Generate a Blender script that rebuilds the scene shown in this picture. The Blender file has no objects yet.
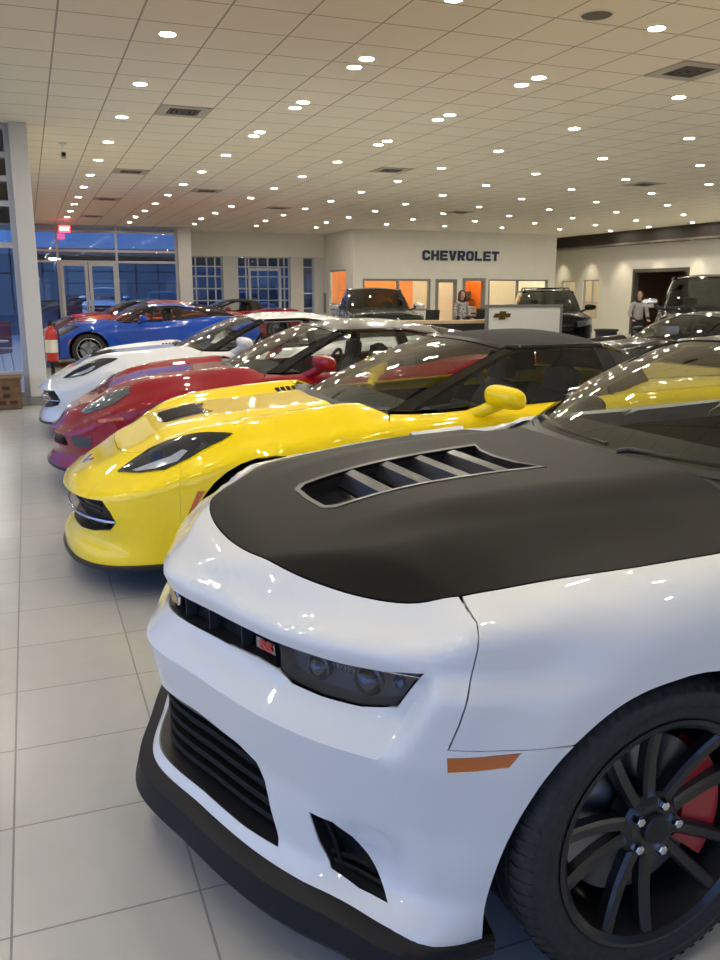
import bpy, bmesh, math, random
from mathutils import Vector, Matrix
from mathutils.geometry import delaunay_2d_cdt
random.seed(7)
R = math.radians
sc = bpy.context.scene
col = sc.collection
# ------------------------------------------------------------------ camera
FPX, CX, CY, HY, VX, CH = 842.0, 360.0, 480.0, 292.0, 26.0, 1.5
PIT = math.atan((CY-HY)/FPX); YAW = math.atan((CX-VX)/math.hypot(FPX, CY-HY))
cd = bpy.data.cameras.new('camera'); cam = bpy.data.objects.new('camera', cd); col.objects.link(cam)
cd.sensor_fit = 'VERTICAL'; cd.sensor_height = 36.0; cd.lens = FPX/960.0*36.0; cd.clip_start = .05; cd.clip_end = 400
cam.location = (0, 0, CH); cam.rotation_euler = (R(90)-PIT, 0, -YAW)
sc.camera = cam
# ------------------------------------------------------------------ exposure and world
sc.view_settings.view_transform = 'Standard'; sc.view_settings.look = 'None'
sc.view_settings.gamma = 1.0; sc.view_settings.use_curve_mapping = False
sc.view_settings.exposure = 1.56
LAMP = 95.0          # emission of a downlight lens
SKY = .42
SKYGLOW = 2.1
wd = bpy.data.worlds.new('dusk'); sc.world = wd; wd.use_nodes = True
nt = wd.node_tree; N = nt.nodes; bg = N['Background']
tc = N.new('ShaderNodeTexCoord'); sp = N.new('ShaderNodeSeparateXYZ'); rp = N.new('ShaderNodeValToRGB')
nz = N.new('ShaderNodeTexNoise'); nz.inputs['Scale'].default_value = 3.0; nz.inputs['Detail'].default_value = 4
ad = N.new('ShaderNodeMath'); ad.operation = 'MULTIPLY_ADD'; ad.inputs[1].default_value = .25
nt.links.new(tc.outputs['Generated'], sp.inputs[0]); nt.links.new(tc.outputs['Generated'], nz.inputs['Vector'])
nt.links.new(nz.outputs['Fac'], ad.inputs[0]); nt.links.new(sp.outputs['Z'], ad.inputs[2]); nt.links.new(ad.outputs[0], rp.inputs[0])
cr = rp.color_ramp
cr.elements[0].position = .0; cr.elements[0].color = (.010, .018, .035, 1)
cr.elements[1].position = .75; cr.elements[1].color = (.06, .13, .42, 1)
e = cr.elements.new(.12); e.color = (.030, .075, .22, 1)
e = cr.elements.new(.25); e.color = (.060, .16, .50, 1)
# afterglow: the sky is brighter towards the side the sun went down (left of and behind the camera)
dt = N.new('ShaderNodeVectorMath'); dt.operation = 'DOT_PRODUCT'; dt.inputs[1].default_value = (-.87, -.5, 0)
mr = N.new('ShaderNodeMapRange'); mr.interpolation_type = 'SMOOTHSTEP'; mr.inputs['From Min'].default_value = -.1; mr.inputs['From Max'].default_value = .95
mr.inputs['To Min'].default_value = SKY; mr.inputs['To Max'].default_value = SKYGLOW
nt.links.new(tc.outputs['Generated'], dt.inputs[0]); nt.links.new(dt.outputs['Value'], mr.inputs['Value']); nt.links.new(mr.outputs[0], bg.inputs['Strength'])
gm = N.new('ShaderNodeMix'); gm.data_type = 'RGBA'; gf = N.new('ShaderNodeMapRange'); gf.inputs['From Min'].default_value = -.1; gf.inputs['From Max'].default_value = .9; gf.inputs['To Max'].default_value = .55
nt.links.new(dt.outputs['Value'], gf.inputs['Value']); nt.links.new(gf.outputs[0], gm.inputs['Factor']); nt.links.new(rp.outputs[0], gm.inputs[6]); gm.inputs[7].default_value = (.21, .27, .40, 1)
nt.links.new(gm.outputs[2], bg.inputs['Color'])
# ------------------------------------------------------------------ materials
MATS = {}
def mat(name, c=(.8,.8,.8), rough=.5, metal=0., coat=0., emit=None, es=0., spec=.5, flake=0., trans=0., ior=1.45):
    if name in MATS: return MATS[name]
    m = bpy.data.materials.new(name); m.use_nodes = True; t = m.node_tree; b = t.nodes['Principled BSDF']
    b.inputs['Base Color'].default_value = (*c, 1); b.inputs['Roughness'].default_value = rough
    b.inputs['Metallic'].default_value = metal; b.inputs['Coat Weight'].default_value = coat
    b.inputs['Coat Roughness'].default_value = .03; b.inputs['Specular IOR Level'].default_value = spec
    b.inputs['Transmission Weight'].default_value = trans; b.inputs['IOR'].default_value = ior
    if emit: b.inputs['Emission Color'].default_value = (*emit, 1); b.inputs['Emission Strength'].default_value = es
    if flake:
        n = t.nodes.new('ShaderNodeTexNoise'); n.inputs['Scale'].default_value = 900
        mx = t.nodes.new('ShaderNodeMapRange'); mx.inputs['To Min'].default_value = rough; mx.inputs['To Max'].default_value = rough+flake
        t.links.new(n.outputs['Fac'], mx.inputs['Value']); t.links.new(mx.outputs[0], b.inputs['Roughness'])
    MATS[name] = m; return m
def noisy(name, c1, c2, scale, rough=.5, coat=0., bump=0., metal=0.):
    if name in MATS: return MATS[name]
    m = mat(name, c1, rough, metal, coat); t = m.node_tree; b = t.nodes['Principled BSDF']
    n = t.nodes.new('ShaderNodeTexNoise'); n.inputs['Scale'].default_value = scale; n.inputs['Detail'].default_value = 5
    g = t.nodes.new('ShaderNodeTexCoord'); t.links.new(g.outputs['Object'], n.inputs['Vector'])
    r = t.nodes.new('ShaderNodeValToRGB'); r.color_ramp.elements[0].color = (*c1, 1); r.color_ramp.elements[1].color = (*c2, 1)
    r.color_ramp.elements[0].position = .35; r.color_ramp.elements[1].position = .65
    t.links.new(n.outputs['Fac'], r.inputs[0]); t.links.new(r.outputs[0], b.inputs['Base Color'])
    if bump:
        bp = t.nodes.new('ShaderNodeBump'); bp.inputs['Strength'].default_value = bump; bp.inputs['Distance'].default_value = .01
        t.links.new(n.outputs['Fac'], bp.inputs['Height']); t.links.new(bp.outputs[0], b.inputs['Normal'])
    return m
def glass(name, tint=(.8,.85,.85), refl=1.45, rough=.0):
    if name in MATS: return MATS[name]
    m = bpy.data.materials.new(name); m.use_nodes = True; t = m.node_tree; t.nodes.clear()
    o = t.nodes.new('ShaderNodeOutputMaterial'); a = t.nodes.new('ShaderNodeBsdfTransparent'); g = t.nodes.new('ShaderNodeBsdfGlossy')
    a.inputs[0].default_value = (*tint, 1); g.inputs['Roughness'].default_value = rough; g.inputs[0].default_value = (1,1,1,1)
    lw = t.nodes.new('ShaderNodeLayerWeight'); lw.inputs[0].default_value = .5; pw = t.nodes.new('ShaderNodeMath'); pw.operation = 'POWER'; pw.inputs[1].default_value = 5.0
    f = t.nodes.new('ShaderNodeMath'); f.operation = 'MULTIPLY_ADD'; r0 = ((refl-1)/(refl+1))**2*1.5; f.inputs[1].default_value = 1-r0; f.inputs[2].default_value = r0
    t.links.new(lw.outputs['Facing'], pw.inputs[0]); t.links.new(pw.outputs[0], f.inputs[0]); x = t.nodes.new('ShaderNodeMixShader')
    t.links.new(f.outputs[0], x.inputs[0]); t.links.new(a.outputs[0], x.inputs[1]); t.links.new(g.outputs[0], x.inputs[2])
    t.links.new(x.outputs[0], o.inputs[0]); MATS[name] = m; return m
def gridmat(name, base, line, size, w, ox, oy, rough, var=.03, coat=0., plane='XY'):
    """square tiles: world-position grid with thin joints"""
    m = mat(name, base, rough, 0, coat); t = m.node_tree; b = t.nodes['Principled BSDF']; L = t.links
    g = t.nodes.new('ShaderNodeNewGeometry'); s = t.nodes.new('ShaderNodeSeparateXYZ'); L.new(g.outputs['Position'], s.inputs[0])
    def M(op, a, bb=None, c=None):
        n = t.nodes.new('ShaderNodeMath'); n.operation = op
        for i, v in enumerate((a, bb, c)):
            if v is None: continue
            if isinstance(v, (int, float)): n.inputs[i].default_value = v
            else: L.new(v, n.inputs[i])
        return n.outputs[0]
    out = []; cells = []
    for ax, o in ((0, ox), (1, oy)):
        u = M('DIVIDE', M('SUBTRACT', s.outputs[ax], o), size); cells.append(M('FLOOR', u)); fr = M('SUBTRACT', u, cells[-1])
        d = M('MINIMUM', fr, M('SUBTRACT', 1.0, fr)); out.append(M('LESS_THAN', d, w/size/2))
    ln = M('MAXIMUM', out[0], out[1])
    cv = t.nodes.new('ShaderNodeCombineXYZ'); L.new(cells[0], cv.inputs[0]); L.new(cells[1], cv.inputs[1])
    wn = t.nodes.new('ShaderNodeTexWhiteNoise'); L.new(cv.outputs[0], wn.inputs['Vector'])
    nz = t.nodes.new('ShaderNodeTexNoise'); nz.inputs['Scale'].default_value = 9; nz.inputs['Detail'].default_value = 6; L.new(g.outputs['Position'], nz.inputs['Vector'])
    v = M('ADD', M('MULTIPLY_ADD', wn.outputs['Value'], var, 1-var/2), M('MULTIPLY_ADD', nz.outputs['Fac'], var*1.6, -var*.8))
    vm = t.nodes.new('ShaderNodeVectorMath'); vm.operation = 'SCALE'; vm.inputs[0].default_value = base; L.new(v, vm.inputs['Scale'])
    mx = t.nodes.new('ShaderNodeMix'); mx.data_type = 'RGBA'; L.new(ln, mx.inputs['Factor']); L.new(vm.outputs[0], mx.inputs[6]); mx.inputs[7].default_value = (*line, 1)
    L.new(mx.outputs[2], b.inputs['Base Color'])
    rr = M('MULTIPLY_ADD', ln, .4, rough); rr2 = M('ADD', rr, M('MULTIPLY_ADD', nz.outputs['Fac'], .10, -.05)); L.new(rr2, b.inputs['Roughness'])
    bp = t.nodes.new('ShaderNodeBump'); bp.inputs['Strength'].default_value = .4; bp.inputs['Distance'].default_value = .003; bp.invert = True
    L.new(ln, bp.inputs['Height']); L.new(bp.outputs[0], b.inputs['Normal'])
    return m
# ------------------------------------------------------------------ object helpers
def tag(o, label=None, cat=None, group=None, kind=None):
    if label: o['label'] = label
    if cat: o['category'] = cat
    if group: o['group'] = group
    if kind: o['kind'] = kind
    return o
def empty(name, loc=(0,0,0), rz=0., scale=(1,1,1)):
    o = bpy.data.objects.new(name, None); col.objects.link(o); o.location = loc; o.rotation_euler = (0,0,rz); o.scale = scale; o.empty_display_size = .2
    return o
def crisp(o):
    e = o.modifiers.new('e', 'EDGE_SPLIT'); e.split_angle = R(66); e.use_edge_sharp = False
class MB:
    def __init__(s): s.v = []; s.f = []
    def add(s, vs, fs):
        k = len(s.v); s.v += [tuple(v) for v in vs]; s.f += [tuple(i+k for i in f) for f in fs]; return s
    def box(s, x0, x1, y0, y1, z0, z1):
        return s.add([(x0,y0,z0),(x1,y0,z0),(x1,y1,z0),(x0,y1,z0),(x0,y0,z1),(x1,y0,z1),(x1,y1,z1),(x0,y1,z1)],
                     [(0,3,2,1),(4,5,6,7),(0,1,5,4),(1,2,6,5),(2,3,7,6),(3,0,4,7)])
    def tube(s, pts, r, n=8, cap=True):
        pts = [Vector(p) for p in pts]; rs = r if isinstance(r, (list, tuple)) else [r]*len(pts); k = len(s.v)
        t0 = (pts[1]-pts[0]).normalized(); u = t0.orthogonal().normalized()
        for i, p in enumerate(pts):
            t = (pts[min(i+1, len(pts)-1)]-pts[max(i-1, 0)]).normalized(); u = (u-t*u.dot(t)).normalized(); w = t.cross(u)
            for j in range(n):
                a = 2*math.pi*j/n; s.v.append(tuple(p+(u*math.cos(a)+w*math.sin(a))*rs[i]))
        for i in range(len(pts)-1):
            for j in range(n): s.f.append((k+i*n+j, k+i*n+(j+1) % n, k+(i+1)*n+(j+1) % n, k+(i+1)*n+j))
        if cap: s.f.append(tuple(k+j for j in reversed(range(n)))); s.f.append(tuple(k+(len(pts)-1)*n+j for j in range(n)))
        return s
    def lathe(s, prof, c=(0,0,0), n=48, axis='y', a0=0., a1=2*math.pi):
        """prof: (radius, axial) pairs"""
        k = len(s.v); full = abs(a1-a0-2*math.pi) < 1e-6; m = n if full else n+1
        for r, h in prof:
            for j in range(m):
                a = a0+(a1-a0)*j/n; cs, sn = math.cos(a)*r, math.sin(a)*r
                s.v.append((c[0]+cs, c[1]+h, c[2]+sn) if axis == 'y' else (c[0]+cs, c[1]+sn, c[2]+h) if axis == 'z' else (c[0]+h, c[1]+cs, c[2]+sn))
        for i in range(len(prof)-1):
            for j in range(n):
                j2 = (j+1) % m; s.f.append((k+i*m+j, k+i*m+j2, k+(i+1)*m+j2, k+(i+1)*m+j))
        return s
    def grid(s, rows):
        k = len(s.v); n = len(rows[0])
        for r in rows: s.v += [tuple(p) for p in r]
        for i in range(len(rows)-1):
            for j in range(n-1): s.f.append((k+i*n+j, k+i*n+j+1, k+(i+1)*n+j+1, k+(i+1)*n+j))
        return s
    def prism(s, poly, fn0, fn1):
        n = len(poly); return s.add([fn0(p) for p in poly]+[fn1(p) for p in poly], [tuple(reversed(range(n))), tuple(range(n, 2*n))]+[(i, (i+1) % n, n+(i+1) % n, n+i) for i in range(n)])
    def build(s, name, m, parent=None, smooth=True, bevel=0., solid=0., merge=0., auto=40, subsurf=0):
        me = bpy.data.meshes.new(name); me.from_pydata(s.v, [], s.f); me.materials.append(m)
        bm = bmesh.new(); bm.from_mesh(me)
        if merge: bmesh.ops.remove_doubles(bm, verts=bm.verts, dist=merge)
        bmesh.ops.recalc_face_normals(bm, faces=bm.faces)
        bm.to_mesh(me); bm.free()
        if smooth:
            for p in me.polygons: p.use_smooth = True
            try: me.set_sharp_from_angle(angle=R(auto))
            except Exception: pass
        me.update()
        o = bpy.data.objects.new(name, me); col.objects.link(o)
        if parent: o.parent = parent
        if bevel:
            b = o.modifiers.new('b', 'BEVEL'); b.width = bevel; b.segments = 2; b.limit_method = 'ANGLE'; b.angle_limit = R(50)
        if subsurf:
            b = o.modifiers.new('s', 'SUBSURF'); b.levels = subsurf; b.render_levels = subsurf
        if solid:
            b = o.modifiers.new('t', 'SOLIDIFY'); b.thickness = abs(solid); b.offset = -1 if solid > 0 else 1; crisp(o)
        return o
def boxo(name, m, parent, *d, bevel=0.):
    return MB().box(*d).build(name, m, parent, smooth=False, bevel=bevel)
def text_mesh(name, s, m, parent, size, depth, mtx, sx=1., bold=0.):
    c = bpy.data.curves.new(name, 'FONT'); c.body = s; c.size = size; c.extrude = depth; c.offset = bold; c.align_x = 'CENTER'; c.align_y = 'CENTER'
    o = bpy.data.objects.new(name, c); col.objects.link(o); bpy.context.view_layer.update()
    dg = bpy.context.evaluated_depsgraph_get(); me = bpy.data.meshes.new_from_object(o.evaluated_get(dg)); bpy.data.objects.remove(o)
    me.transform(mtx @ Matrix.Diagonal((sx, 1, 1, 1))); me.materials.clear(); me.materials.append(m)
    q = bpy.data.objects.new(name, me); col.objects.link(q)
    if parent: q.parent = parent
    return q
def struct(o): o['kind'] = 'structure'; return o
# ------------------------------------------------------------------ planar regions mapped on curved shells
def inpoly(x, y, P):
    c = False; j = len(P)-1
    for i in range(len(P)):
        xi, yi = P[i]; xj, yj = P[j]
        if (yi > y) != (yj > y) and x < (xj-xi)*(y-yi)/(yj-yi)+xi: c = not c
        j = i
    return c
def resample(P, step):
    out = []
    for i in range(len(P)):
        a, b = P[i], P[(i+1) % len(P)]; L = math.hypot(b[0]-a[0], b[1]-a[1])
        if L < 1e-6: continue
        n = max(1, int(L/step+.5))
        out += [(a[0]+(b[0]-a[0])*k/n, a[1]+(b[1]-a[1])*k/n) for k in range(n)]
    return out
def region(poly, holes, step, fn, rs=True, lines=()):
    """triangulated 2-D region (outer poly minus holes), every vertex mapped by fn -> (verts, faces)"""
    loops = [resample(p, step*1.0) if rs else list(p) for p in [poly]]+[resample(h, step) for h in holes]
    pts = []; ed = []
    for L in loops:
        k = len(pts); pts += L; ed += [(k+i, k+(i+1) % len(L)) for i in range(len(L))]
    for L in lines:
        k = len(pts); q = []
        for i in range(len(L)-1):
            a, b = L[i], L[i+1]; n = max(1, int(math.hypot(b[0]-a[0], b[1]-a[1])/step+.5)); q += [(a[0]+(b[0]-a[0])*j/n, a[1]+(b[1]-a[1])*j/n) for j in range(n)]
        q.append(L[-1]); pts += q; ed += [(k+i, k+i+1) for i in range(len(q)-1)]
    cell = {}
    for p in pts: cell.setdefault((int(math.floor(p[0]/step)), int(math.floor(p[1]/step))), []).append(p)
    x0, x1 = min(p[0] for p in loops[0]), max(p[0] for p in loops[0]); y0, y1 = min(p[1] for p in loops[0]), max(p[1] for p in loops[0])
    nb = len(pts); ny = int((y1-y0)/step)+1; nx = int((x1-x0)/step)+1
    for i in range(nx):
        for j in range(ny):
            x = x0+(i+.5)*step; y = y0+(j+.5)*step; ci, cj = int(math.floor(x/step)), int(math.floor(y/step))
            if any((x-q[0])**2+(y-q[1])**2 < (step*.55)**2 for a in (-1,0,1) for b in (-1,0,1) for q in cell.get((ci+a, cj+b), ())): continue
            if inpoly(x, y, loops[0]) and not any(inpoly(x, y, h) for h in loops[1:]): pts.append((x, y))
    r = delaunay_2d_cdt([Vector(p) for p in pts], ed, [], 0, 1e-6)
    vs, fs = r[0], r[2]; F = []
    for f in fs:
        cx_ = sum(vs[i][0] for i in f)/len(f); cy_ = sum(vs[i][1] for i in f)/len(f)
        if inpoly(cx_, cy_, loops[0]) and not any(inpoly(cx_, cy_, h) for h in loops[1:]): F.append(tuple(f))
    return [fn(v[0], v[1]) for v in vs], F
import math
def clamp(x,a=0.,b=1.): return a if x<a else b if x>b else x
def sstep(a,b,x):
    if a==b: return 1. if x>=a else 0.
    t=clamp((x-a)/(b-a)); return t*t*(3-2*t)
def bump(c,w,x):
    t=abs(x-c)/w
    return 0. if t>=1 else (1-t*t)**2
def curve1(pts):
    """monotone-ish cubic through (x,y) pairs"""
    xs=[p[0] for p in pts]; ys=[p[1] for p in pts]; n=len(xs)
    d=[(ys[i+1]-ys[i])/(xs[i+1]-xs[i]) for i in range(n-1)]
    m=[d[0]]+[0. if d[i-1]*d[i]<=0 else 2*d[i-1]*d[i]/(d[i-1]+d[i]) for i in range(1,n-1)]+[d[-1]]
    def f(x):
        if x<=xs[0]: return ys[0]
        if x>=xs[-1]: return ys[-1]
        lo,hi=0,n-1
        while hi-lo>1:
            k=(lo+hi)//2
            if xs[k]<=x: lo=k
            else: hi=k
        h=xs[hi]-xs[lo]; t=(x-xs[lo])/h
        return ((2*t**3-3*t*t+1)*ys[lo]+(t**3-2*t*t+t)*h*m[lo]+(-2*t**3+3*t*t)*ys[hi]+(t**3-t*t)*h*m[hi])
    return f
def catmull(P,n=10,closed=False):
    out=[]; N=len(P)
    segs=N if closed else N-1
    for i in range(segs):
        if closed: p0,p1,p2,p3=P[(i-1)%N],P[i],P[(i+1)%N],P[(i+2)%N]
        else: p0,p1,p2,p3=P[max(i-1,0)],P[i],P[i+1],P[min(i+2,N-1)]
        for k in range(n):
            t=k/n
            out.append(tuple(.5*(2*b+(c-a)*t+(2*a-5*b+4*c-d)*t*t+(3*b-a-3*c+d)*t**3) for a,b,c,d in zip(p0,p1,p2,p3)))
    if not closed: out.append(tuple(P[-1]))
    return out
class Shell:
    """Half shell of a car. plan: control points (x,y) from nose centre round to tail centre, y>=0."""
    def __init__(s,plan,zt,zb,zc,inset,rtop=.04,feat=None,q0=0.):
        c=catmull([(-0.0+plan[1][0],-plan[1][1])]+list(plan)+[(plan[-2][0],-plan[-2][1])],16)[16:-16]
        s.c=c; s.S=[0.]
        for a,b in zip(c,c[1:]): s.S.append(s.S[-1]+math.hypot(b[0]-a[0],b[1]-a[1]))
        s.L=s.S[-1]; s.x0=c[0][0]; s.x1=c[-1][0]
        s.zt,s.zb,s.zc,s.ins,s.r,s.feat=curve1(zt),curve1(zb),curve1(zc),inset,rtop,feat
        # table x -> top edge y
        s.tab=[]
        n=480
        for i in range(n+1):
            S=s.L*i/n; p=s.wall(S,s.ztop(S)); s.tab.append((p[0],max(p[1],0.),p[2]))
        s.k=max(range(n+1),key=lambda i:s.tab[i][1])
        s.tx0=s.tab[0][0]; s.tx1=s.tab[-1][0]
        mono=[s.tab[0]]
        for t in s.tab[1:]:
            if t[0]>mono[-1][0]+1e-4: mono.append(t)
        s.tab=mono
    def pl(s,S):
        S=clamp(S,0,s.L); lo,hi=0,len(s.S)-1
        while hi-lo>1:
            k=(lo+hi)//2
            if s.S[k]<=S: lo=k
            else: hi=k
        t=(S-s.S[lo])/(s.S[hi]-s.S[lo]); a,b=s.c[lo],s.c[hi]
        return (a[0]+(b[0]-a[0])*t,a[1]+(b[1]-a[1])*t)
    def nrm(s,S):
        a=s.pl(S-.03); b=s.pl(S+.03); dx,dy=b[0]-a[0],b[1]-a[1]
        if S<.03: dx,dy=(s.pl(.06)[0]-s.x0)*S/.03, .06
        if S>s.L-.03: dx,dy=(s.x1-s.pl(s.L-.06)[0])*(s.L-S)/.03,-.06
        l=math.hypot(dx,dy); return (dy/l*-1,dx/l)
    def ztop(s,S): return s.zt(s.pl(S)[0]) if True else 0
    def zbot(s,S): return s.zb(s.pl(S)[0])
    def wall(s,S,z,off=0.):
        x,y=s.pl(S); nx,ny=s.nrm(S); zt=s.zt(x)
        i=s.ins(S,x,y,z)+off
        r=s.r(S) if callable(s.r) else s.r
        if z>zt-r: i+=r*(1-math.sqrt(max(0.,1-((z-zt+r)/r)**2)))
        # normal points outward: nose -> -x, side -> +y
        return (x-nx*i,y-ny*i,z)
    def edge(s,x):
        t=s.tab
        if x<=t[0][0]: return (t[0][1],t[0][2])
        if x>=t[-1][0]: return (t[-1][1],t[-1][2])
        lo,hi=0,len(t)-1
        while hi-lo>1:
            k=(lo+hi)//2
            if t[k][0]<=x: lo=k
            else: hi=k
        u=(x-t[lo][0])/(t[hi][0]-t[lo][0]); return (t[lo][1]+(t[hi][1]-t[lo][1])*u,t[lo][2]+(t[hi][2]-t[lo][2])*u)
    def top(s,x,y,off=0.):
        ye,ze=s.edge(x); y=abs(y); q=clamp(y/max(ye,.02),0,1.0); zc=s.zc(x)
        t=clamp((x-s.tab[0][0])/.11); zc=s.tab[0][2]*(1-t)**2+zc*(1-(1-t)**2)
        t=clamp((s.tab[-1][0]-x)/.11); zc=s.tab[-1][2]*(1-t)**2+zc*(1-(1-t)**2)
        z=zc+(ze-zc)*sstep(0,1,q) if not s.feat else s.feat(x,y,q,zc,ze)
        return z-off
def newton2(F,u,v,tx,ty,it=40):
    for _ in range(it):
        a=F(u,v); e=1e-4; b=F(u+e,v); c=F(u,v+e)
        j=[(b[0]-a[0])/e,(c[0]-a[0])/e,(b[1]-a[1])/e,(c[1]-a[1])/e]; D=j[0]*j[3]-j[1]*j[2]
        if abs(D)<1e-9: break
        rx,ry=tx-a[0],ty-a[1]
        du=(j[3]*rx-j[1]*ry)/D; dv=(-j[2]*rx+j[0]*ry)/D
        m=max(abs(du),abs(dv)); k=min(1,.08/m) if m>0 else 1
        u+=du*k; v+=dv*k
    a=F(u,v)
    return u,v,math.hypot(tx-a[0],ty-a[1])
# ---------------- near white coupe
def cam_ins(S,x,y,z):
    Sb=.865+(clamp(z,.58,.77)-.582)*.52           # outboard end of the recessed lamp band
    w=1-sstep(Sb,Sb+.050,S)
    t=clamp((z-.735)/.03)
    i=(1-t)*.062*w*clamp((z-.582)/.073)            # recessed lamp band below the hood lip
    i+=t*.048*(1-sstep(.75,1.5,S))
    i+=.030*clamp((.582-z)/.16)*(1-sstep(1.0,1.3,S))  # face leans in towards the grille
    i+=-.052*sstep(.28,.19,z)*(1-sstep(.95,1.15,S))  # lower lip comes forward
    side=sstep(.95,1.25,S)
    i+=side*.05*sstep(.45,.16,z)
    i+=side*.035*sstep(.62,.90,z)*(1-bump(.95,.6,x)*.6)
    i+=.03*bump(.83,.16,S)*bump(.31,.12,z)
    # fender flare round the wheels
    for cx_ in (.925,3.777):
        if abs(x-cx_)<.7:
            d=math.hypot(x-cx_,z-.355); i-=.022*sstep(.56,.42,d)*side
    i+=.02*bump(2.3,1.2,x)*bump(.42,.2,z)
    return i
def cam_feat(x,y,q,zc,ze):
    z=zc+(ze-zc)*sstep(.55,1,q)
    z+=.022*sstep(.25,.75,x)*(1-sstep(.34,.52,y+(.9-x)*.10))
    z-=.012*sstep(.5,.9,x)*bump(.62,.2,y)
    return z
CAMS=Shell([(-.03,0),(.045,.28),(.12,.50),(.20,.66),(.28,.77),(.345,.84),(.41,.89),(.49,.925),(.65,.950),(.93,.96),(1.3,.955),(1.7,.94),(2.4,.94),(3.1,.95),(3.7,.965),(4.2,.94),(4.55,.87),(4.70,.70),(4.78,.40),(4.80,0)],
 zt=[(-.03,.785),(.10,.79),(.25,.805),(.36,.822),(.46,.862),(.62,.890),(.95,.920),(1.4,.948),(1.7,.97),(2.6,.99),(3.4,1.04),(3.9,1.06),(4.3,1.04),(4.8,.98)],
 zb=[(-.03,.222),(.2,.222),(.32,.206),(.45,.176),(.6,.17),(1.4,.19),(3.2,.19),(4.2,.22),(4.8,.28)],
 zc=[(-.03,.785),(.05,.80),(.14,.842),(.30,.892),(.6,.948),(1.0,.980),(1.45,.992),(1.7,1.0),(3.7,1.08),(4.3,1.10),(4.6,1.09),(4.8,.98)],
 inset=cam_ins,rtop=lambda S: .035+.065*sstep(.98,1.45,S),feat=cam_feat)
# ---------------- yellow / white / blue / orange sports cars (pointed nose, fender crests)
def vet_ins(S,x,y,z):
    i=0.; side=sstep(.9,1.2,S); nose=1-sstep(.55,.95,S)
    i+=nose*(.045*sstep(.43,.28,z)-.055*sstep(.27,.21,z))
    i+=(1-nose)*.05*sstep(.45,.15,z)*side
    i+=nose*.015*sstep(.44,.56,z)
    i+=side*.03*sstep(.62,.85,z)
    for cx_,r_ in ((.955,.33),(3.665,.345)):
        if abs(x-cx_)<.7:
            d=math.hypot(x-cx_,z-r_); i-=.018*sstep(.54,.40,d)*side
    i+=.045*bump(2.25,1.15,x)*bump(.50,.30,z)*side
    return i
def vet_feat(x,y,q,zc,ze):
    z=zc+(ze-zc)*sstep(.45,1,q)
    f=sstep(.25,.7,x)*(1-sstep(1.35,1.9,x))
    z+=.075*f*bump(.78,.24,q)                        # fender crest
    z-=.010*f*bump(.54,.14,q)                        # valley inboard of the crest
    z+=.018*sstep(.35,.8,x)*(1-sstep(.28,.42,y))*(1-sstep(1.5,1.9,x))  # power dome
    z+=.02*sstep(2.7,3.3,x)*(1-sstep(4.1,4.4,x))*bump(.8,.3,q)
    return z
VPLAN=[(0,0),(.02,.22),(.065,.42),(.15,.60),(.28,.74),(.44,.835),(.62,.89),(.955,.925),(1.35,.905),(1.9,.895),(2.6,.90),(3.2,.925),(3.665,.938),(4.1,.91),(4.36,.84),(4.44,.66),(4.48,.35),(4.49,0)]
VETS=Shell(VPLAN,
 zt=[(0,.525),(.1,.53),(.25,.555),(.45,.615),(.7,.715),(.955,.765),(1.35,.81),(1.9,.85),(2.6,.885),(3.2,.93),(3.665,.945),(4.1,.935),(4.49,.90)],
 zb=[(0,.14),(.2,.165),(.45,.195),(.6,.195),(1.4,.15),(3.2,.16),(4.49,.24)],
 zc=[(0,.525),(.08,.558),(.18,.592),(.31,.668),(.41,.715),(.505,.765),(.75,.808),(1.1,.838),(1.45,.866),(2.0,.90),(3.3,.96),(4.1,.965),(4.4,.95),(4.49,.90)],
 inset=vet_ins,rtop=.05,feat=vet_feat)
# ------------------------------------------------------------------ vehicles
from mathutils.bvhtree import BVHTree
def orient(o, ref):
    me = o.data; s = 0
    for p in me.polygons: s += p.area*p.normal.dot(p.center-Vector(ref))
    if s < 0: me.flip_normals()
    return o
def Sx(sh, x, lo=0., hi=None):
    """arc position on the flank where the plan curve reaches x"""
    lo = 0.; hi = sh.L
    for _ in range(50):
        m = (lo+hi)/2
        if sh.pl(m)[0] < x: lo = m
        else: hi = m
    return lo
def wfn(sh, off=0.):
    def f(S, z):
        p = sh.wall(abs(S), z, off); return (p[0], -p[1] if S > 0 else p[1], z)
    return f
def tfn(sh, off=0.): return lambda x, y: (x, -y, sh.top(x, abs(y), off))
def shoulder(sh, S0, S1, step):
    """(S,z) points along the shoulder line and their plan positions"""
    n = max(2, int(abs(S1-S0)/step)); A = []; B = []
    for i in range(n+1):
        S = S0+(S1-S0)*i/n; z = sh.ztop(abs(S)); p = sh.wall(abs(S), z); A.append((S, z)); B.append((p[0], p[1] if S > 0 else -p[1] if S < 0 else 0.))
    return A, B
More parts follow.
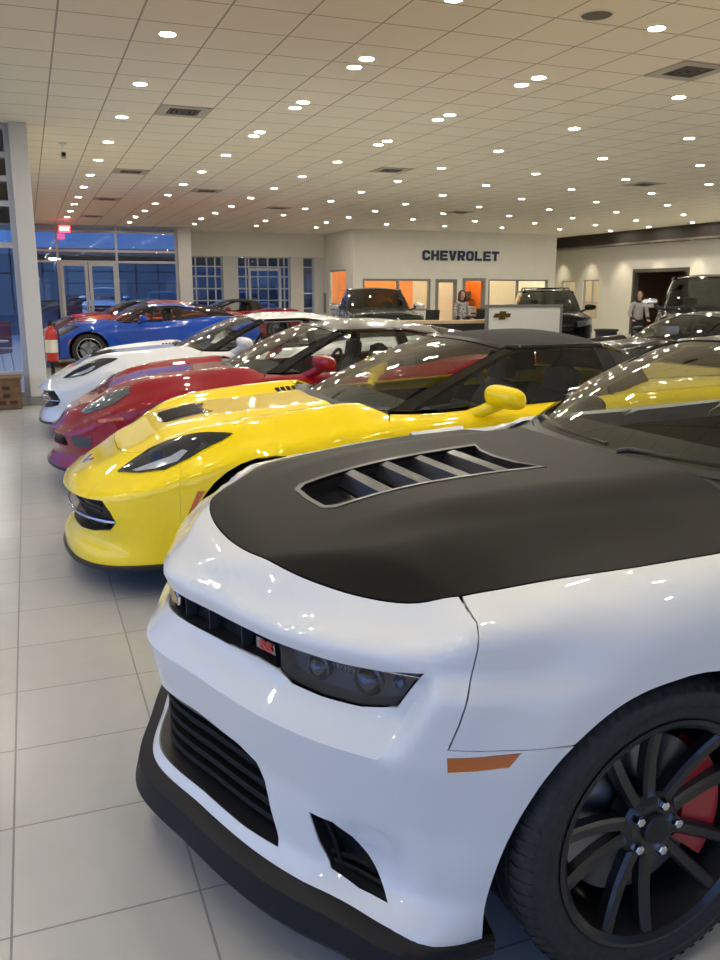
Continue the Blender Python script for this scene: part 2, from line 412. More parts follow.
def panel(name, sh, m, parent, S0=None, S1=None, lower=None, left=None, right=None, inner=None, holes=(), tholes=(), step=.03, solid=.012, off=0., ref=None, side=1, lines=(), auto=78):
    """body panel: flank region S0..S1 (lower edge = list of (S,z) from S0 to S1; left/right = edge points going up) joined over the shoulder with a top region closed by `inner` plan points (from the S1 end back to S0)"""
    mb = MB(); A, B = shoulder(sh, S0, S1, step)
    if lower is None:
        n = max(2, int(abs(S1-S0)/.1)); lower = [(S0+(S1-S0)*i/n, sh.zbot(abs(S0+(S1-S0)*i/n))) for i in range(n+1)]
    poly = list(lower)+list(right or [])
    low = []
    for i, a in enumerate(poly[:-1]):
        b = poly[i+1]; k = max(1, int(math.hypot(b[0]-a[0], b[1]-a[1])/step+.5)); low += [(a[0]+(b[0]-a[0])*j/k, a[1]+(b[1]-a[1])*j/k) for j in range(k)]
    low.append(poly[-1])
    up = list(reversed(A)); lf = list(left or [])+[low[0]]
    lf2 = []; prev = up[-1]
    for b in lf:
        k = max(1, int(math.hypot(b[0]-prev[0], b[1]-prev[1])/step+.5)); lf2 += [(prev[0]+(b[0]-prev[0])*j/k, prev[1]+(b[1]-prev[1])*j/k) for j in range(1, k+1)]; prev = b
    rt_ = []; prev = low[-1]; k = max(1, int(math.hypot(up[0][0]-prev[0], up[0][1]-prev[1])/step+.5))
    rt_ = [(prev[0]+(up[0][0]-prev[0])*j/k, prev[1]+(up[0][1]-prev[1])*j/k) for j in range(1, k)]
    full = low+rt_+up+lf2[:-1]
    v, f = region(full, holes, step, wfn(sh, off), rs=False, lines=lines); mb.add(v, f)
    if inner:
        P = list(B); inn = [B[-1]]+list(inner)+[B[0]]; out = []
        for i in range(len(inn)-1):
            a, b = inn[i], inn[i+1]; k = max(1, int(math.hypot(b[0]-a[0], b[1]-a[1])/step+.5)); out += [(a[0]+(b[0]-a[0])*j/k, a[1]+(b[1]-a[1])*j/k) for j in range(1 if i == 0 else 0, k)]
        v, f = region(P+out, tholes, step, tfn(sh, off), rs=False); mb.add(v, f)
    if side < 0: mb.v = [(p[0], -p[1], p[2]) for p in mb.v]
    o = mb.build(name, m, parent, merge=.0022, auto=auto)
    # relax the shoulder seam so flank and top flow into one another
    from mathutils.kdtree import KDTree
    kd = KDTree(len(A)); w_ = wfn(sh, off)
    for i, p in enumerate(A):
        c = w_(*p); kd.insert((c[0], c[1]*(1 if side > 0 else -1), c[2]), i)
    kd.balance(); bm = bmesh.new(); bm.from_mesh(o.data); R0 = max(.03, step*1.6); W = {}; L3 = KDTree(sum(int(math.hypot(b[0]-a[0], b[1]-a[1])/.002)+2 for L in lines for a, b in zip(L, L[1:]))+1)
    for L in lines:
        for a, b in zip(L, L[1:]):
            n_ = int(math.hypot(b[0]-a[0], b[1]-a[1])/.002)+1
            for j in range(n_+1): c = w_(a[0]+(b[0]-a[0])*j/n_, a[1]+(b[1]-a[1])*j/n_); L3.insert(c, 0)
    L3.balance()
    if lines:
        for e in bm.edges:
            if all(L3.find(v_.co)[2] < .0015 for v_ in e.verts): e.smooth = False
    for v_ in bm.verts:
        d = kd.find(v_.co)[2]
        if d < R0 and not v_.is_boundary and not any(e.other_vert(v_).is_boundary for e in v_.link_edges): W[v_] = .5*(1-(d/R0)**2)
    for _ in range(5):
        new = {}
        for v_, k in W.items():
            c = Vector(); nb_ = 0
            for e in v_.link_edges: c += e.other_vert(v_).co; nb_ += 1
            new[v_] = v_.co.lerp(c/nb_, k)
        for v_, c in new.items(): v_.co = c
    bm.to_mesh(o.data); bm.free(); o.data.update()
    orient(o, ref or (sh.x1/2, 0, .35))
    if solid: b = o.modifiers.new('t', 'SOLIDIFY'); b.thickness = solid; b.offset = -1; crisp(o)
    return o
def tpanel(name, sh, poly, m, parent, holes=(), step=.03, off=0., solid=.012):
    v, f = region(poly, holes, step, tfn(sh, off)); o = MB().add(v, f).build(name, m, parent, auto=50); orient(o, (sh.x1/2, 0, -3))
    if solid: b = o.modifiers.new('t', 'SOLIDIFY'); b.thickness = solid; b.offset = -1; crisp(o)
    return o
def wpanel(name, sh, poly, m, parent, holes=(), step=.02, off=0., solid=0., side=1):
    v, f = region(poly, holes, step, wfn(sh, off))
    if side < 0: v = [(p[0], -p[1], p[2]) for p in v]
    o = MB().add(v, f).build(name, m, parent, auto=50); orient(o, (sh.x1/2, 0, .4))
    if solid: b = o.modifiers.new('t', 'SOLIDIFY'); b.thickness = abs(solid); b.offset = -1 if solid > 0 else 1; crisp(o)
    return o
def bvh_of(objs):
    V = []; F = []
    for o in objs:
        k = len(V); V += [v.co.copy() for v in o.data.vertices]; F += [[i+k for i in p.vertices] for p in o.data.polygons]
    return BVHTree.FromPolygons(V, F)
def patch(name, bvh, pts, m, parent, off=.004, step=.02, side=1, thick=.004, dome=0.):
    P = [Vector((p[0], -p[1]*side, p[2])) for p in pts]; c = sum(P, Vector())/len(P)
    n = Vector((0,0,0))
    for i in range(len(P)): a, b = P[i]-c, P[(i+1) % len(P)]-c; n += a.cross(b)
    n.normalize()
    if n.dot(c-Vector((2.3, 0, .3))) < 0: n = -n
    u = n.orthogonal().normalized(); w = n.cross(u)
    Q = [((p-c).dot(u), (p-c).dot(w)) for p in P]; Rm = max(math.hypot(*q) for q in Q)
    def fn(a, b):
        q = c+u*a+w*b; h = bvh.ray_cast(q+n*.25, -n, .6)
        for da, db in ((.006,0), (-.006,0), (0,.006), (0,-.006), (.012,.01), (-.012,-.01)):
            if h[0] is not None and abs((h[0]-q).dot(n)) < .09: break
            h = bvh.ray_cast(q+u*da+w*db+n*.25, -n, .6)
            if h[0] is not None: h = (h[0]-u*da-w*db,)
        r = h[0] if h[0] is not None else q
        d = min(math.hypot(a-x, b-y) for x, y in Qr); return tuple(r+n*(off+dome*sstep(0, .05, d)))
    Qr = resample(Q, step/2)
    v, f = region(Q, [], step, fn); nb_ = {}
    for t in f:
        for i in t: nb_.setdefault(i, set()).update(j for j in t if j != i)
    for _ in range(3):   # pull stray points back to their neighbours
        hs = [(Vector(p)-c).dot(n) for p in v]
        for i, s_ in nb_.items():
            q_ = sorted(hs[j] for j in s_); md = q_[len(q_)//2]
            if abs(hs[i]-md) > .022: v[i] = tuple(Vector(v[i])+n*(md-hs[i]))
    o = MB().add(v, f).build(name, m, parent, auto=60); orient(o, (2.3, 0, .3))
    b = o.modifiers.new('t', 'SOLIDIFY'); b.thickness = thick; b.offset = 0; crisp(o)
    return o
def wheel(parent, x, y, r, w, rim, spokes, mrim, mtire, side, caliper=None, lod=0, rot=0.):
    """wheel centred at (x, y) with outer face towards side*y; returns the rim mesh, tyre and the rest beneath it"""
    s = side; n = 64 if lod == 0 else 32; c = (x, y, r)
    T = MB(); hw = w/2
    prof = [(rim-.012, -hw+.03), (rim, -hw+.012), (rim+.02, -hw), (r-.035, -hw-.004), (r-.012, -hw+.012), (r, -hw+.035)]
    if lod == 0:
        g = [-.075, -.027, .027, .075]
        for q in g: prof += [(r, q-.006), (r-.008, q-.005), (r-.008, q+.005), (r, q+.006)]
    prof += [(r, hw-.035), (r-.012, hw-.012), (r-.035, hw+.004), (r-.05, hw+.004), (r-.052, hw+.001), (rim+.02, hw), (rim, hw-.012), (rim-.012, hw-.03)]
    T.lathe([(a, b*s) for a, b in prof], c, n)
    if lod == 0:   # shoulder blocks of the tread
        for k in range(72):
            a = 2*math.pi*k/72; da = .022
            for sg in (-1, 1):
                P = []
                for (rr, hh) in ((r-.020, (hw-.002)), (r+.0035, (hw-.032)), (r+.0035, (hw-.055)), (r-.004, (hw-.055))):
                    for aa in (a-da, a+da*.6): P.append((x+math.cos(aa)*rr, y+sg*hh, r+math.sin(aa)*rr))
                T.add(P, [(0,1,3,2), (2,3,5,4), (4,5,7,6), (0,2,4,6), (1,7,5,3)])
    B = MB(); B.lathe([(rim-.002, s*(hw-.012)), (rim+.006, s*(hw-.004)), (rim-.004, s*(hw-.002)), (rim-.016, s*(hw-.012)), (rim-.022, s*(hw-.05)), (rim-.035, s*(hw-.10)), (rim-.03, -s*(hw-.03)), (rim-.002, -s*(hw-.012))], c, n)
    def beam(a0, r0, w0, h0, a1, r1, w1, h1, t=.03):
        p0 = Vector((math.cos(a0)*r0, 0, math.sin(a0)*r0)); p1 = Vector((math.cos(a1)*r1, 0, math.sin(a1)*r1)); d = (p1-p0).normalized(); q = Vector((-d.z, 0, d.x))
        P = []
        K = 4
        for k in range(K+1):
            u = k/K; pc = p0.lerp(p1, u); ww = w0+(w1-w0)*u; hh = h0+(h1-h0)*u-.010*math.sin(math.pi*u)
            for (sx_, dh) in ((-1, -t), (-1, -.008), (-.62, 0), (.62, 0), (1, -.008), (1, -t)):
                v = pc+q*ww*sx_; P.append((x+v.x, y+s*(hh+dh), r+v.z))
        F = []
        for k in range(K):
            for j in range(5): F.append((k*6+j, k*6+j+1, k*6+6+j+1, k*6+6+j))
            F.append((k*6+5, k*6, k*6+6, k*6+11))
        B.add(P, F)
    if spokes == 'pairs':
        for k in range(5):
            a = rot+2*math.pi*k/5
            for sg in (-1, 1): beam(a+sg*.30, .045, .017, hw-.045, a+sg*.235, rim-.008, .015, hw-.012)
    elif spokes == 'split':
        for k in range(5):
            a = rot+2*math.pi*k/5
            beam(a, .03, .026, hw-.045, a, .13, .020, hw-.035)
            for sg in (-1, 1): beam(a+sg*.03, .12, .012, hw-.035, a+sg*.24, rim-.008, .011, hw-.012)
    else:
        for k in range(5):
            a = rot+2*math.pi*k/5
            for sg in (-1, 1): beam(a+sg*.12, .04, .014, hw-.045, a+sg*.12, rim-.008, .016, hw-.012)
    B.lathe([(.001, s*(hw-.035)), (.06, s*(hw-.035)), (.078, s*(hw-.05)), (.085, s*(hw-.09)), (.001, s*(hw-.09))], c, 32)
    o = B.build('wheel', mrim, parent, auto=35)
    T.build('tire', mtire, o, auto=50)
    D = MB(); D.lathe([(.001, s*(hw-.10)), (rim-.07, s*(hw-.10)), (rim-.07, s*(hw-.125)), (.001, s*(hw-.125))], c, 40); D.build('brake_disc', mat('disc', (.30,.31,.33), .35, 1.), o, auto=30)
    if caliper:
        C = MB(); C.lathe([(rim-.155, s*(hw-.065)), (rim-.055, s*(hw-.06)), (rim-.045, s*(hw-.10)), (rim-.045, s*(hw-.15)), (rim-.155, s*(hw-.15)), (rim-.155, s*(hw-.065))], c, 14, a0=R(-38), a1=R(38)); C.build('brake_caliper', caliper, o, auto=35)
    if lod == 0:
        for k in range(5):
            a = rot+math.pi/5*1+2*math.pi*k/5; cc = (x+math.cos(a)*.058, y, r+math.sin(a)*.058)
            L = MB(); L.lathe([(.0128, s*(hw-.05)), (.0128, s*(hw-.026)), (.010, s*(hw-.021)), (.001, s*(hw-.020))], cc, 6); L.build('lug_nut', mat('chrome', (.75,.76,.78), .12, 1.), o, auto=30)
        H = MB(); H.lathe([(.034, s*(hw-.036)), (.034, s*(hw-.026)), (.028, s*(hw-.022)), (.001, s*(hw-.021))], c, 32); H.build('hub_cap', mat('hubblack', (.012,.012,.013), .4), o, auto=30)
    return o
def chain_panel(name, bot, top, m, parent, bulge=0., n=8, rows=8, v0=0., v1=1., solid=.006, ref=(2.3, 0, .9), t0=None, t1=None, off=0.):
    """surface between a bottom and a top chain of points (catmull through each)"""
    b = catmull(bot, n) if len(bot) > 2 else [tuple(bot[0][i]+(bot[1][i]-bot[0][i])*k/n for i in range(3)) for k in range(n+1)]
    t = catmull(top, n) if len(top) > 2 else [tuple(top[0][i]+(top[1][i]-top[0][i])*k/n for i in range(3)) for k in range(n+1)]
    if t0 is not None: b = b[t0:t1]; t = t[t0:t1]
    G = []
    for i in range(rows+1):
        v = v0+(v1-v0)*i/rows; row = []
        for j, (p, q) in enumerate(zip(b, t)):
            p, q = Vector(p), Vector(q); a = Vector(b[max(j-1, 0)]); c = Vector(b[min(j+1, len(b)-1)])
            nn = (c-a).cross(q-p).normalized(); x = p.lerp(q, v)
            if nn.dot(x-Vector(ref)) < 0: nn = -nn
            row.append(x+nn*(bulge*4*v*(1-v)+off))
        G.append([(r_[0], -r_[1], r_[2]) for r_ in row])
    o = MB().grid(G).build(name, m, parent, auto=60); orient(o, (ref[0], -ref[1], ref[2]))
    if solid: bb = o.modifiers.new('t', 'SOLIDIFY'); bb.thickness = solid; bb.offset = -1; crisp(o)
    return o
mir = lambda p: (p[0], -p[1], p[2])
def greenhouse(root, g, M, lod=0):
    """g: dict of half-side columns; f0,f1,f2 windscreen (centre to corner), s3 pillar, s4,s5 door glass end and post, s6 quarter end, r7 rear centre; each (bottom, top)"""
    f0, f1, f2, s3, s4, s5, s6, r7 = [g[k] for k in ('f0','f1','f2','s3','s4','s5','s6','r7')]
    n = 8
    ws = [mir(f2[0]), mir(f1[0]), f0[0], f1[0], f2[0]], [mir(f2[1]), mir(f1[1]), f0[1], f1[1], f2[1]]
    chain_panel('windshield', ws[0], ws[1], M['glass'], root, g.get('bw', .03), n, 10, solid=0)
    # black printed border of the windscreen
    chain_panel('windshield_trim', ws[0], ws[1], M['trim'], root, g.get('bw', .03), n, 1, 0, .035, solid=.004, off=.002)
    chain_panel('windshield_header', ws[0], ws[1], M.get('header') or M['pillar'], root, g.get('bw', .03), n, 2, .955, 1., solid=.02, off=.004)
    for sd in (1, -1):
        Q = (lambda p: p) if sd > 0 else mir
        chain_panel('front_pillar', [Q(f2[0]), Q(s3[0])], [Q(f2[1]), Q(s3[1])], M['pillar'], root, .012, 4, 10, solid=.03, ref=(2.3,0,.9))
        chain_panel('side_window', [Q(s3[0]), Q(s4[0])], [Q(s3[1]), Q(s4[1])], M['sideglass'], root, .02, 10, 6, solid=0)
        chain_panel('rear_post', [Q(s4[0]), Q(s5[0])], [Q(s4[1]), Q(s5[1])], M['post'], root, .02, 4, 6, solid=.03)
        chain_panel('quarter_panel', [Q(s5[0]), Q(s6[0])], [Q(s5[1]), Q(s6[1])], M['quarter'], root, .02, 10, 6, solid=.03)
    r1 = ((r7[0][0]-.02, s6[0][1]*.55, r7[0][2]), (r7[1][0]-.01, s6[1][1]*.55, r7[1][2]-.004))
    chain_panel('rear_window', [mir(s6[0]), mir(r1[0]), r7[0], r1[0], s6[0]], [mir(s6[1]), mir(r1[1]), r7[1], r1[1], s6[1]], M['rearglass'], root, .02, n, 8, solid=0)
    # roof skin
    tops = [f0[1], f1[1], f2[1], s3[1]]+[tuple(s3[1][i]+(s4[1][i]-s3[1][i])*k for i in range(3)) for k in (.33, .66)]+[s4[1], s5[1], s6[1], r1[1], r7[1]]
    tc_ = catmull(tops, 4); x0, x1 = f0[1][0], r7[1][0]; z0, z1 = f0[1][2], r7[1][2]; zr = curve1([(x0, z0)]+g['crown']+[(x1, z1)])
    rows = []
    for k in range(-8, 9):
        u = abs(k)/8; row = []
        for p in tc_:
            xx = min(max(p[0], x0), x1); zc = zr(xx); row.append((p[0]*u+xx*(1-u), -(p[1] if k > 0 else -p[1])*u, zc+(p[2]-zc)*u**2.2))
        rows.append(row)
    o = MB().grid(rows).build('roof', M['roof'], root, merge=.0008, auto=60); orient(o, (2.3, 0, -4)); b = o.modifiers.new('t', 'SOLIDIFY'); b.thickness = .025; b.offset = -1; crisp(o)
    # drip rail so roof and glass meet cleanly
    for sd in (1, -1):
        P = [(p[0], -p[1]*sd, p[2]) for p in catmull([f2[1], s3[1]]+[tuple(s3[1][i]+(s4[1][i]-s3[1][i])*k for i in range(3)) for k in (.33, .66)]+[s4[1], s5[1], s6[1]], 4)]
        MB().tube(P, g.get('rail', .016), 8).build('roof_rail', M['pillar'] if 'rails' not in M else M['rails'], root)
def mirror_part(root, x, y, z, m, side, sc_=1., mt=None):
    """door mirror: rounded pod, wider across the car than long, on a swept stalk"""
    y0 = -y*side; G = []; ex = .62
    pw = lambda v, e: math.copysign(abs(v)**e, v)
    for i in range(17):
        th_ = -math.pi/2+math.pi*i/16; row = []
        for j in range(25):
            ph = 2*math.pi*j/24; cx_ = pw(math.cos(th_), ex)*pw(math.cos(ph), .8); cz_ = pw(math.cos(th_), ex)*pw(math.sin(ph), .8); cy_ = pw(math.sin(th_), ex)
            row.append((x+(.085 if cx_ < 0 else .045)*cx_*sc_+.02*cy_, y0-side*cy_*.115*sc_, z+.060*sc_*cz_*(1-.12*cy_)+.012*cx_*-1))
        G.append(row)
    o = MB().grid(G).build('side_mirror', m, root, merge=.0008, auto=70)
    MB().tube([(x-.14, y0+side*.22*sc_, z-.125), (x-.085, y0+side*.13*sc_, z-.085), (x-.02, y0+side*.05*sc_, z-.035), (x, y0, z-.01)], [.030, .032, .036, .03], 12).build('mirror_stalk', mt or m, o)
    k = MB(); k.add([(x+.0475*sc_, y0+a_, z+b_) for a_, b_ in [(math.cos(t)*.085*sc_, math.sin(t)*.046*sc_) for t in [2*math.pi*q/20 for q in range(20)]]], [tuple(range(20))])
    k.build('mirror_glass', mat('mirrorglass', (.8,.82,.85), .03, 1.), o)
    return o
def seat(root, x, y, z, m, s=1.):
    def cush(n, pts, w, par):
        G = []
        for k in range(-4, 5):
            u = k/4; e = 1-abs(u)**4*.25; row = []
            cxm = sum(p[0] for p in pts)/len(pts); czm = sum(p[1] for p in pts)/len(pts)
            for p in pts+[pts[0]]: row.append((x+cxm+(p[0]-cxm)*e, y+u*w/2, z+czm+(p[1]-czm)*e))
            G.append(row)
        b = MB().grid(G); b.f.append(tuple(range(len(pts)+1))); b.f.append(tuple(8*(len(pts)+1)+j for j in range(len(pts)+1))); return b.build(n, m, par, merge=.001, auto=60)
    o = cush('seat', [(-.50,.12), (-.50,.24), (-.40,.27), (0,.22), (.05,.14), (0,.06)], .50, root)
    cush('seat_back', [(-.02,.20), (.06,.45), (.15,.72), (.22,.80), (.27,.78), (.24,.55), (.14,.20), (.06,.14)], .48, o)
    cush('headrest', [(.17,.80), (.19,.93), (.25,.95), (.29,.92), (.28,.80)], .26, o)
def interior(root, g, M, drive=1, zf=.28):
    m = M.get('inside') or mat('cabin', (.014,.014,.015), .7)
    f0, f2, s6 = g['f0'], g['f2'], g['s6']; xb = f0[0][0]; zb = f2[0][2]; w = f2[0][1]
    T = MB(); xr = s6[0][0]-.05
    T.add([(xb+.35, -w, zb-.06), (xr, -w*.95, zb-.02), (xr, w*.95, zb-.02), (xb+.35, w, zb-.06), (xb+.35, -w, zf), (xr-.25, -w, zf), (xr-.25, w, zf), (xb+.35, w, zf)], [(4,5,6,7), (0,4,5,1), (2,6,7,3), (1,5,6,2), (0,3,7,4)])
    T.build('cabin_tub', m, root, smooth=False)
    D = MB(); G = []
    for k in range(-6, 7):
        u = k/6; yy = u*(w-.02); x0 = xb+.06+.20*u*u
        G.append([(x0, yy, zb-.025), (xb+.30+.06*u*u, yy, zb+.010-.01*abs(u)), (xb+.48, yy, zb-.005), (xb+.58, yy, zb-.05), (xb+.60, yy, zb-.18), (xb+.50, yy, zf)])
    D.grid(G).build('dashboard', m, root, auto=60)
    ys = .37 if w > .6 else .3
    sx_ = g['s4'][0][0]-.32
    for q in (-1, 1): seat(root, sx_, q*ys, zf-.10+g.get('seatz', 0), M.get('seatm') or m)
    W = MB(); cx_ = xb+.80
    pts = [(cx_+math.sin(a)*.06, -ys*drive+math.cos(a)*.175, zb-.02+math.sin(a)*.165) for a in [2*math.pi*k/24 for k in range(25)]]
    W.tube(pts, .014, 8, cap=False); W.tube([(cx_, -ys*drive-.17, zb-.02), (cx_, -ys*drive+.17, zb-.02)], .014, 6); W.tube([(cx_, -ys*drive, zb-.02), (cx_-.04, -ys*drive, zb-.16)], .014, 6); W.tube([(cx_, -ys*drive, zb-.03), (cx_-.25, -ys*drive, zb-.06)], .03, 8)
    W.build('steering_wheel', m, root)
def arch_pts(sh, xc, zc, r, fl=1.0):
    """lower edge detour round a wheel, as (S,z), front to back"""
    Sc = Sx(sh, xc); zb = sh.zbot(Sc); a0 = math.asin(clamp((zb-zc)/r, -1, 1)); n = 20
    return [(Sc-math.cos(a)*r*fl, zc+math.sin(a)*r) for a in [a0+(math.pi-2*a0)*k/n for k in range(n+1)]]
def well(root, sh, P, side, depth=.30, m=None):
    """dark liner running inboard from an arch edge"""
    w = wfn(sh, .006); A = [w(*p) for p in P]; s = -1
    G = [[(a[0], a[1]*side, a[2]) for a in A], [(a[0], (a[1]+depth)*side, a[2]+.01) for a in A]]
    MB().grid(G).build('wheel_arch_liner', m or mat('liner', (.010,.010,.011), .8), root)
def underbody(root, sh, m, z=.17):
    P = []
    for i in range(0, 41):
        S = sh.L*i/40; x, y = sh.pl(S); nx, ny = sh.nrm(S); d_ = .16 if x < .5 else .10; P.append((x-nx*d_, max(0., y-.36 if .42 < x < 1.45 or sh.x1-1.5 < x < sh.x1-.3 else y-ny*d_)))
    Q = [(x, -y) for x, y in P]+[(x, y) for x, y in reversed(P)]
    n = len(Q); b = MB().add([(x, y, z) for x, y in Q]+[(x, y, z+.30) for x, y in Q], [tuple(range(n))]+[(i, (i+1) % n, n+(i+1) % n, n+i) for i in range(n)])
    return b.build('underbody', m, root, smooth=False)
# ------------------------------------------------------------------ paints
BLACKTRIM = mat('black trim', (.012,.012,.013), .45)
GLOSSBLACK = mat('gloss black', (.008,.008,.009), .12, coat=.5)
RUBBER = noisy('tyre rubber', (.016,.016,.016), (.026,.025,.024), 60, .65, bump=.15)
GRILLE = mat('grille plastic', (.009,.009,.010), .5)
CHROME = mat('chrome', (.75,.76,.78), .12, 1.)
DCHROME = mat('dark chrome', (.12,.13,.15), .15, 1.)
AMBER = mat('amber lens', (.55,.13,.012), .15, coat=1.)
LENS = glass('headlamp lens', (.80,.83,.88), 1.5)
WSG = glass('windscreen glass', (.66,.70,.65), 1.6)
SDG = glass('side glass', (.86,.89,.87), 1.5)
PRIVG = glass('privacy glass', (.10,.11,.11), 1.6)
RIMBLK = mat('black wheel', (.010,.010,.011), .30, coat=.3)
RIMSIL = mat('silver wheel', (.30,.31,.33), .25, 1.)
CABIN = mat('cabin', (.014,.014,.015), .7)
LINER = mat('liner', (.010,.010,.011), .8)
def paint(name, c, metal=0., rough=.35, flake=.0): return mat(name, c, rough, metal, 1., flake=flake, spec=.12)
WHITE = paint('white paint', (.73,.74,.73))
MATTE = noisy('matte black hood vinyl', (.0085,.0075,.0060), (.0095,.0083,.0066), 40, .46)
def bowtie(name, parent, mtx, s, mface=None, mrim=None):
    """cross-shaped badge with slanted ends, s = half width"""
    def poly(k):
        return [(-1*k, -.16*k-.0), (-.86*k, .20*k), (-.38*k, .20*k), (-.30*k, .40*k), (.42*k, .40*k), (.36*k, .20*k), (.92*k, .20*k), (.80*k, -.20*k), (.34*k, -.20*k), (.28*k, -.40*k), (-.44*k, -.40*k), (-.38*k, -.20*k), (-.98*k, -.20*k)]
    b = MB(); P = poly(s); b.prism(P, lambda p: (p[0], p[1], 0), lambda p: (p[0]*.97, p[1]*.95, .010*s/.1)); b.v = [tuple(mtx @ Vector(v)) for v in b.v]
    o = b.build(name, mrim or CHROME, parent, smooth=False)
    b = MB(); P = poly(s*.86); b.prism(P, lambda p: (p[0], p[1], .008*s/.1), lambda p: (p[0], p[1], .013*s/.1)); b.v = [tuple(mtx @ Vector(v)) for v in b.v]
    q = b.build('badge_face', mface or mat('badge gold', (.62,.38,.10), .25, 1.), o, smooth=False); q['label'] = 'gold face'
    return o
def frame(p, xdir, ydir):
    x = Vector(xdir).normalized(); y = Vector(ydir); y = (y-x*y.dot(x)).normalized(); z = x.cross(y)
    return Matrix(((x.x, y.x, z.x, p[0]), (x.y, y.y, z.y, p[1]), (x.z, y.z, z.z, p[2]), (0,0,0,1)))
def sweep(name, sh, S0, S1, prof, m, parent, n=60, close=False, **kw):
    """profile of (outward offset, z) carried along the plan curve; prof may be a function of S"""
    G = []
    for i in range(n+1):
        S = S0+(S1-S0)*i/n; pr = prof(abs(S)) if callable(prof) else prof; row = []
        for o_, z in pr:
            x, y = sh.pl(abs(S)); nx, ny = sh.nrm(abs(S)); row.append((x+nx*o_, (-1 if S > 0 else 1)*(y+ny*o_), z))
        if close: row.append(row[0])
        G.append(row)
    b = MB().grid(G); k = len(G[0])
    b.f.append(tuple(range(k))); b.f.append(tuple(n*k+j for j in reversed(range(k))))
    return b.build(name, m, parent, **kw)
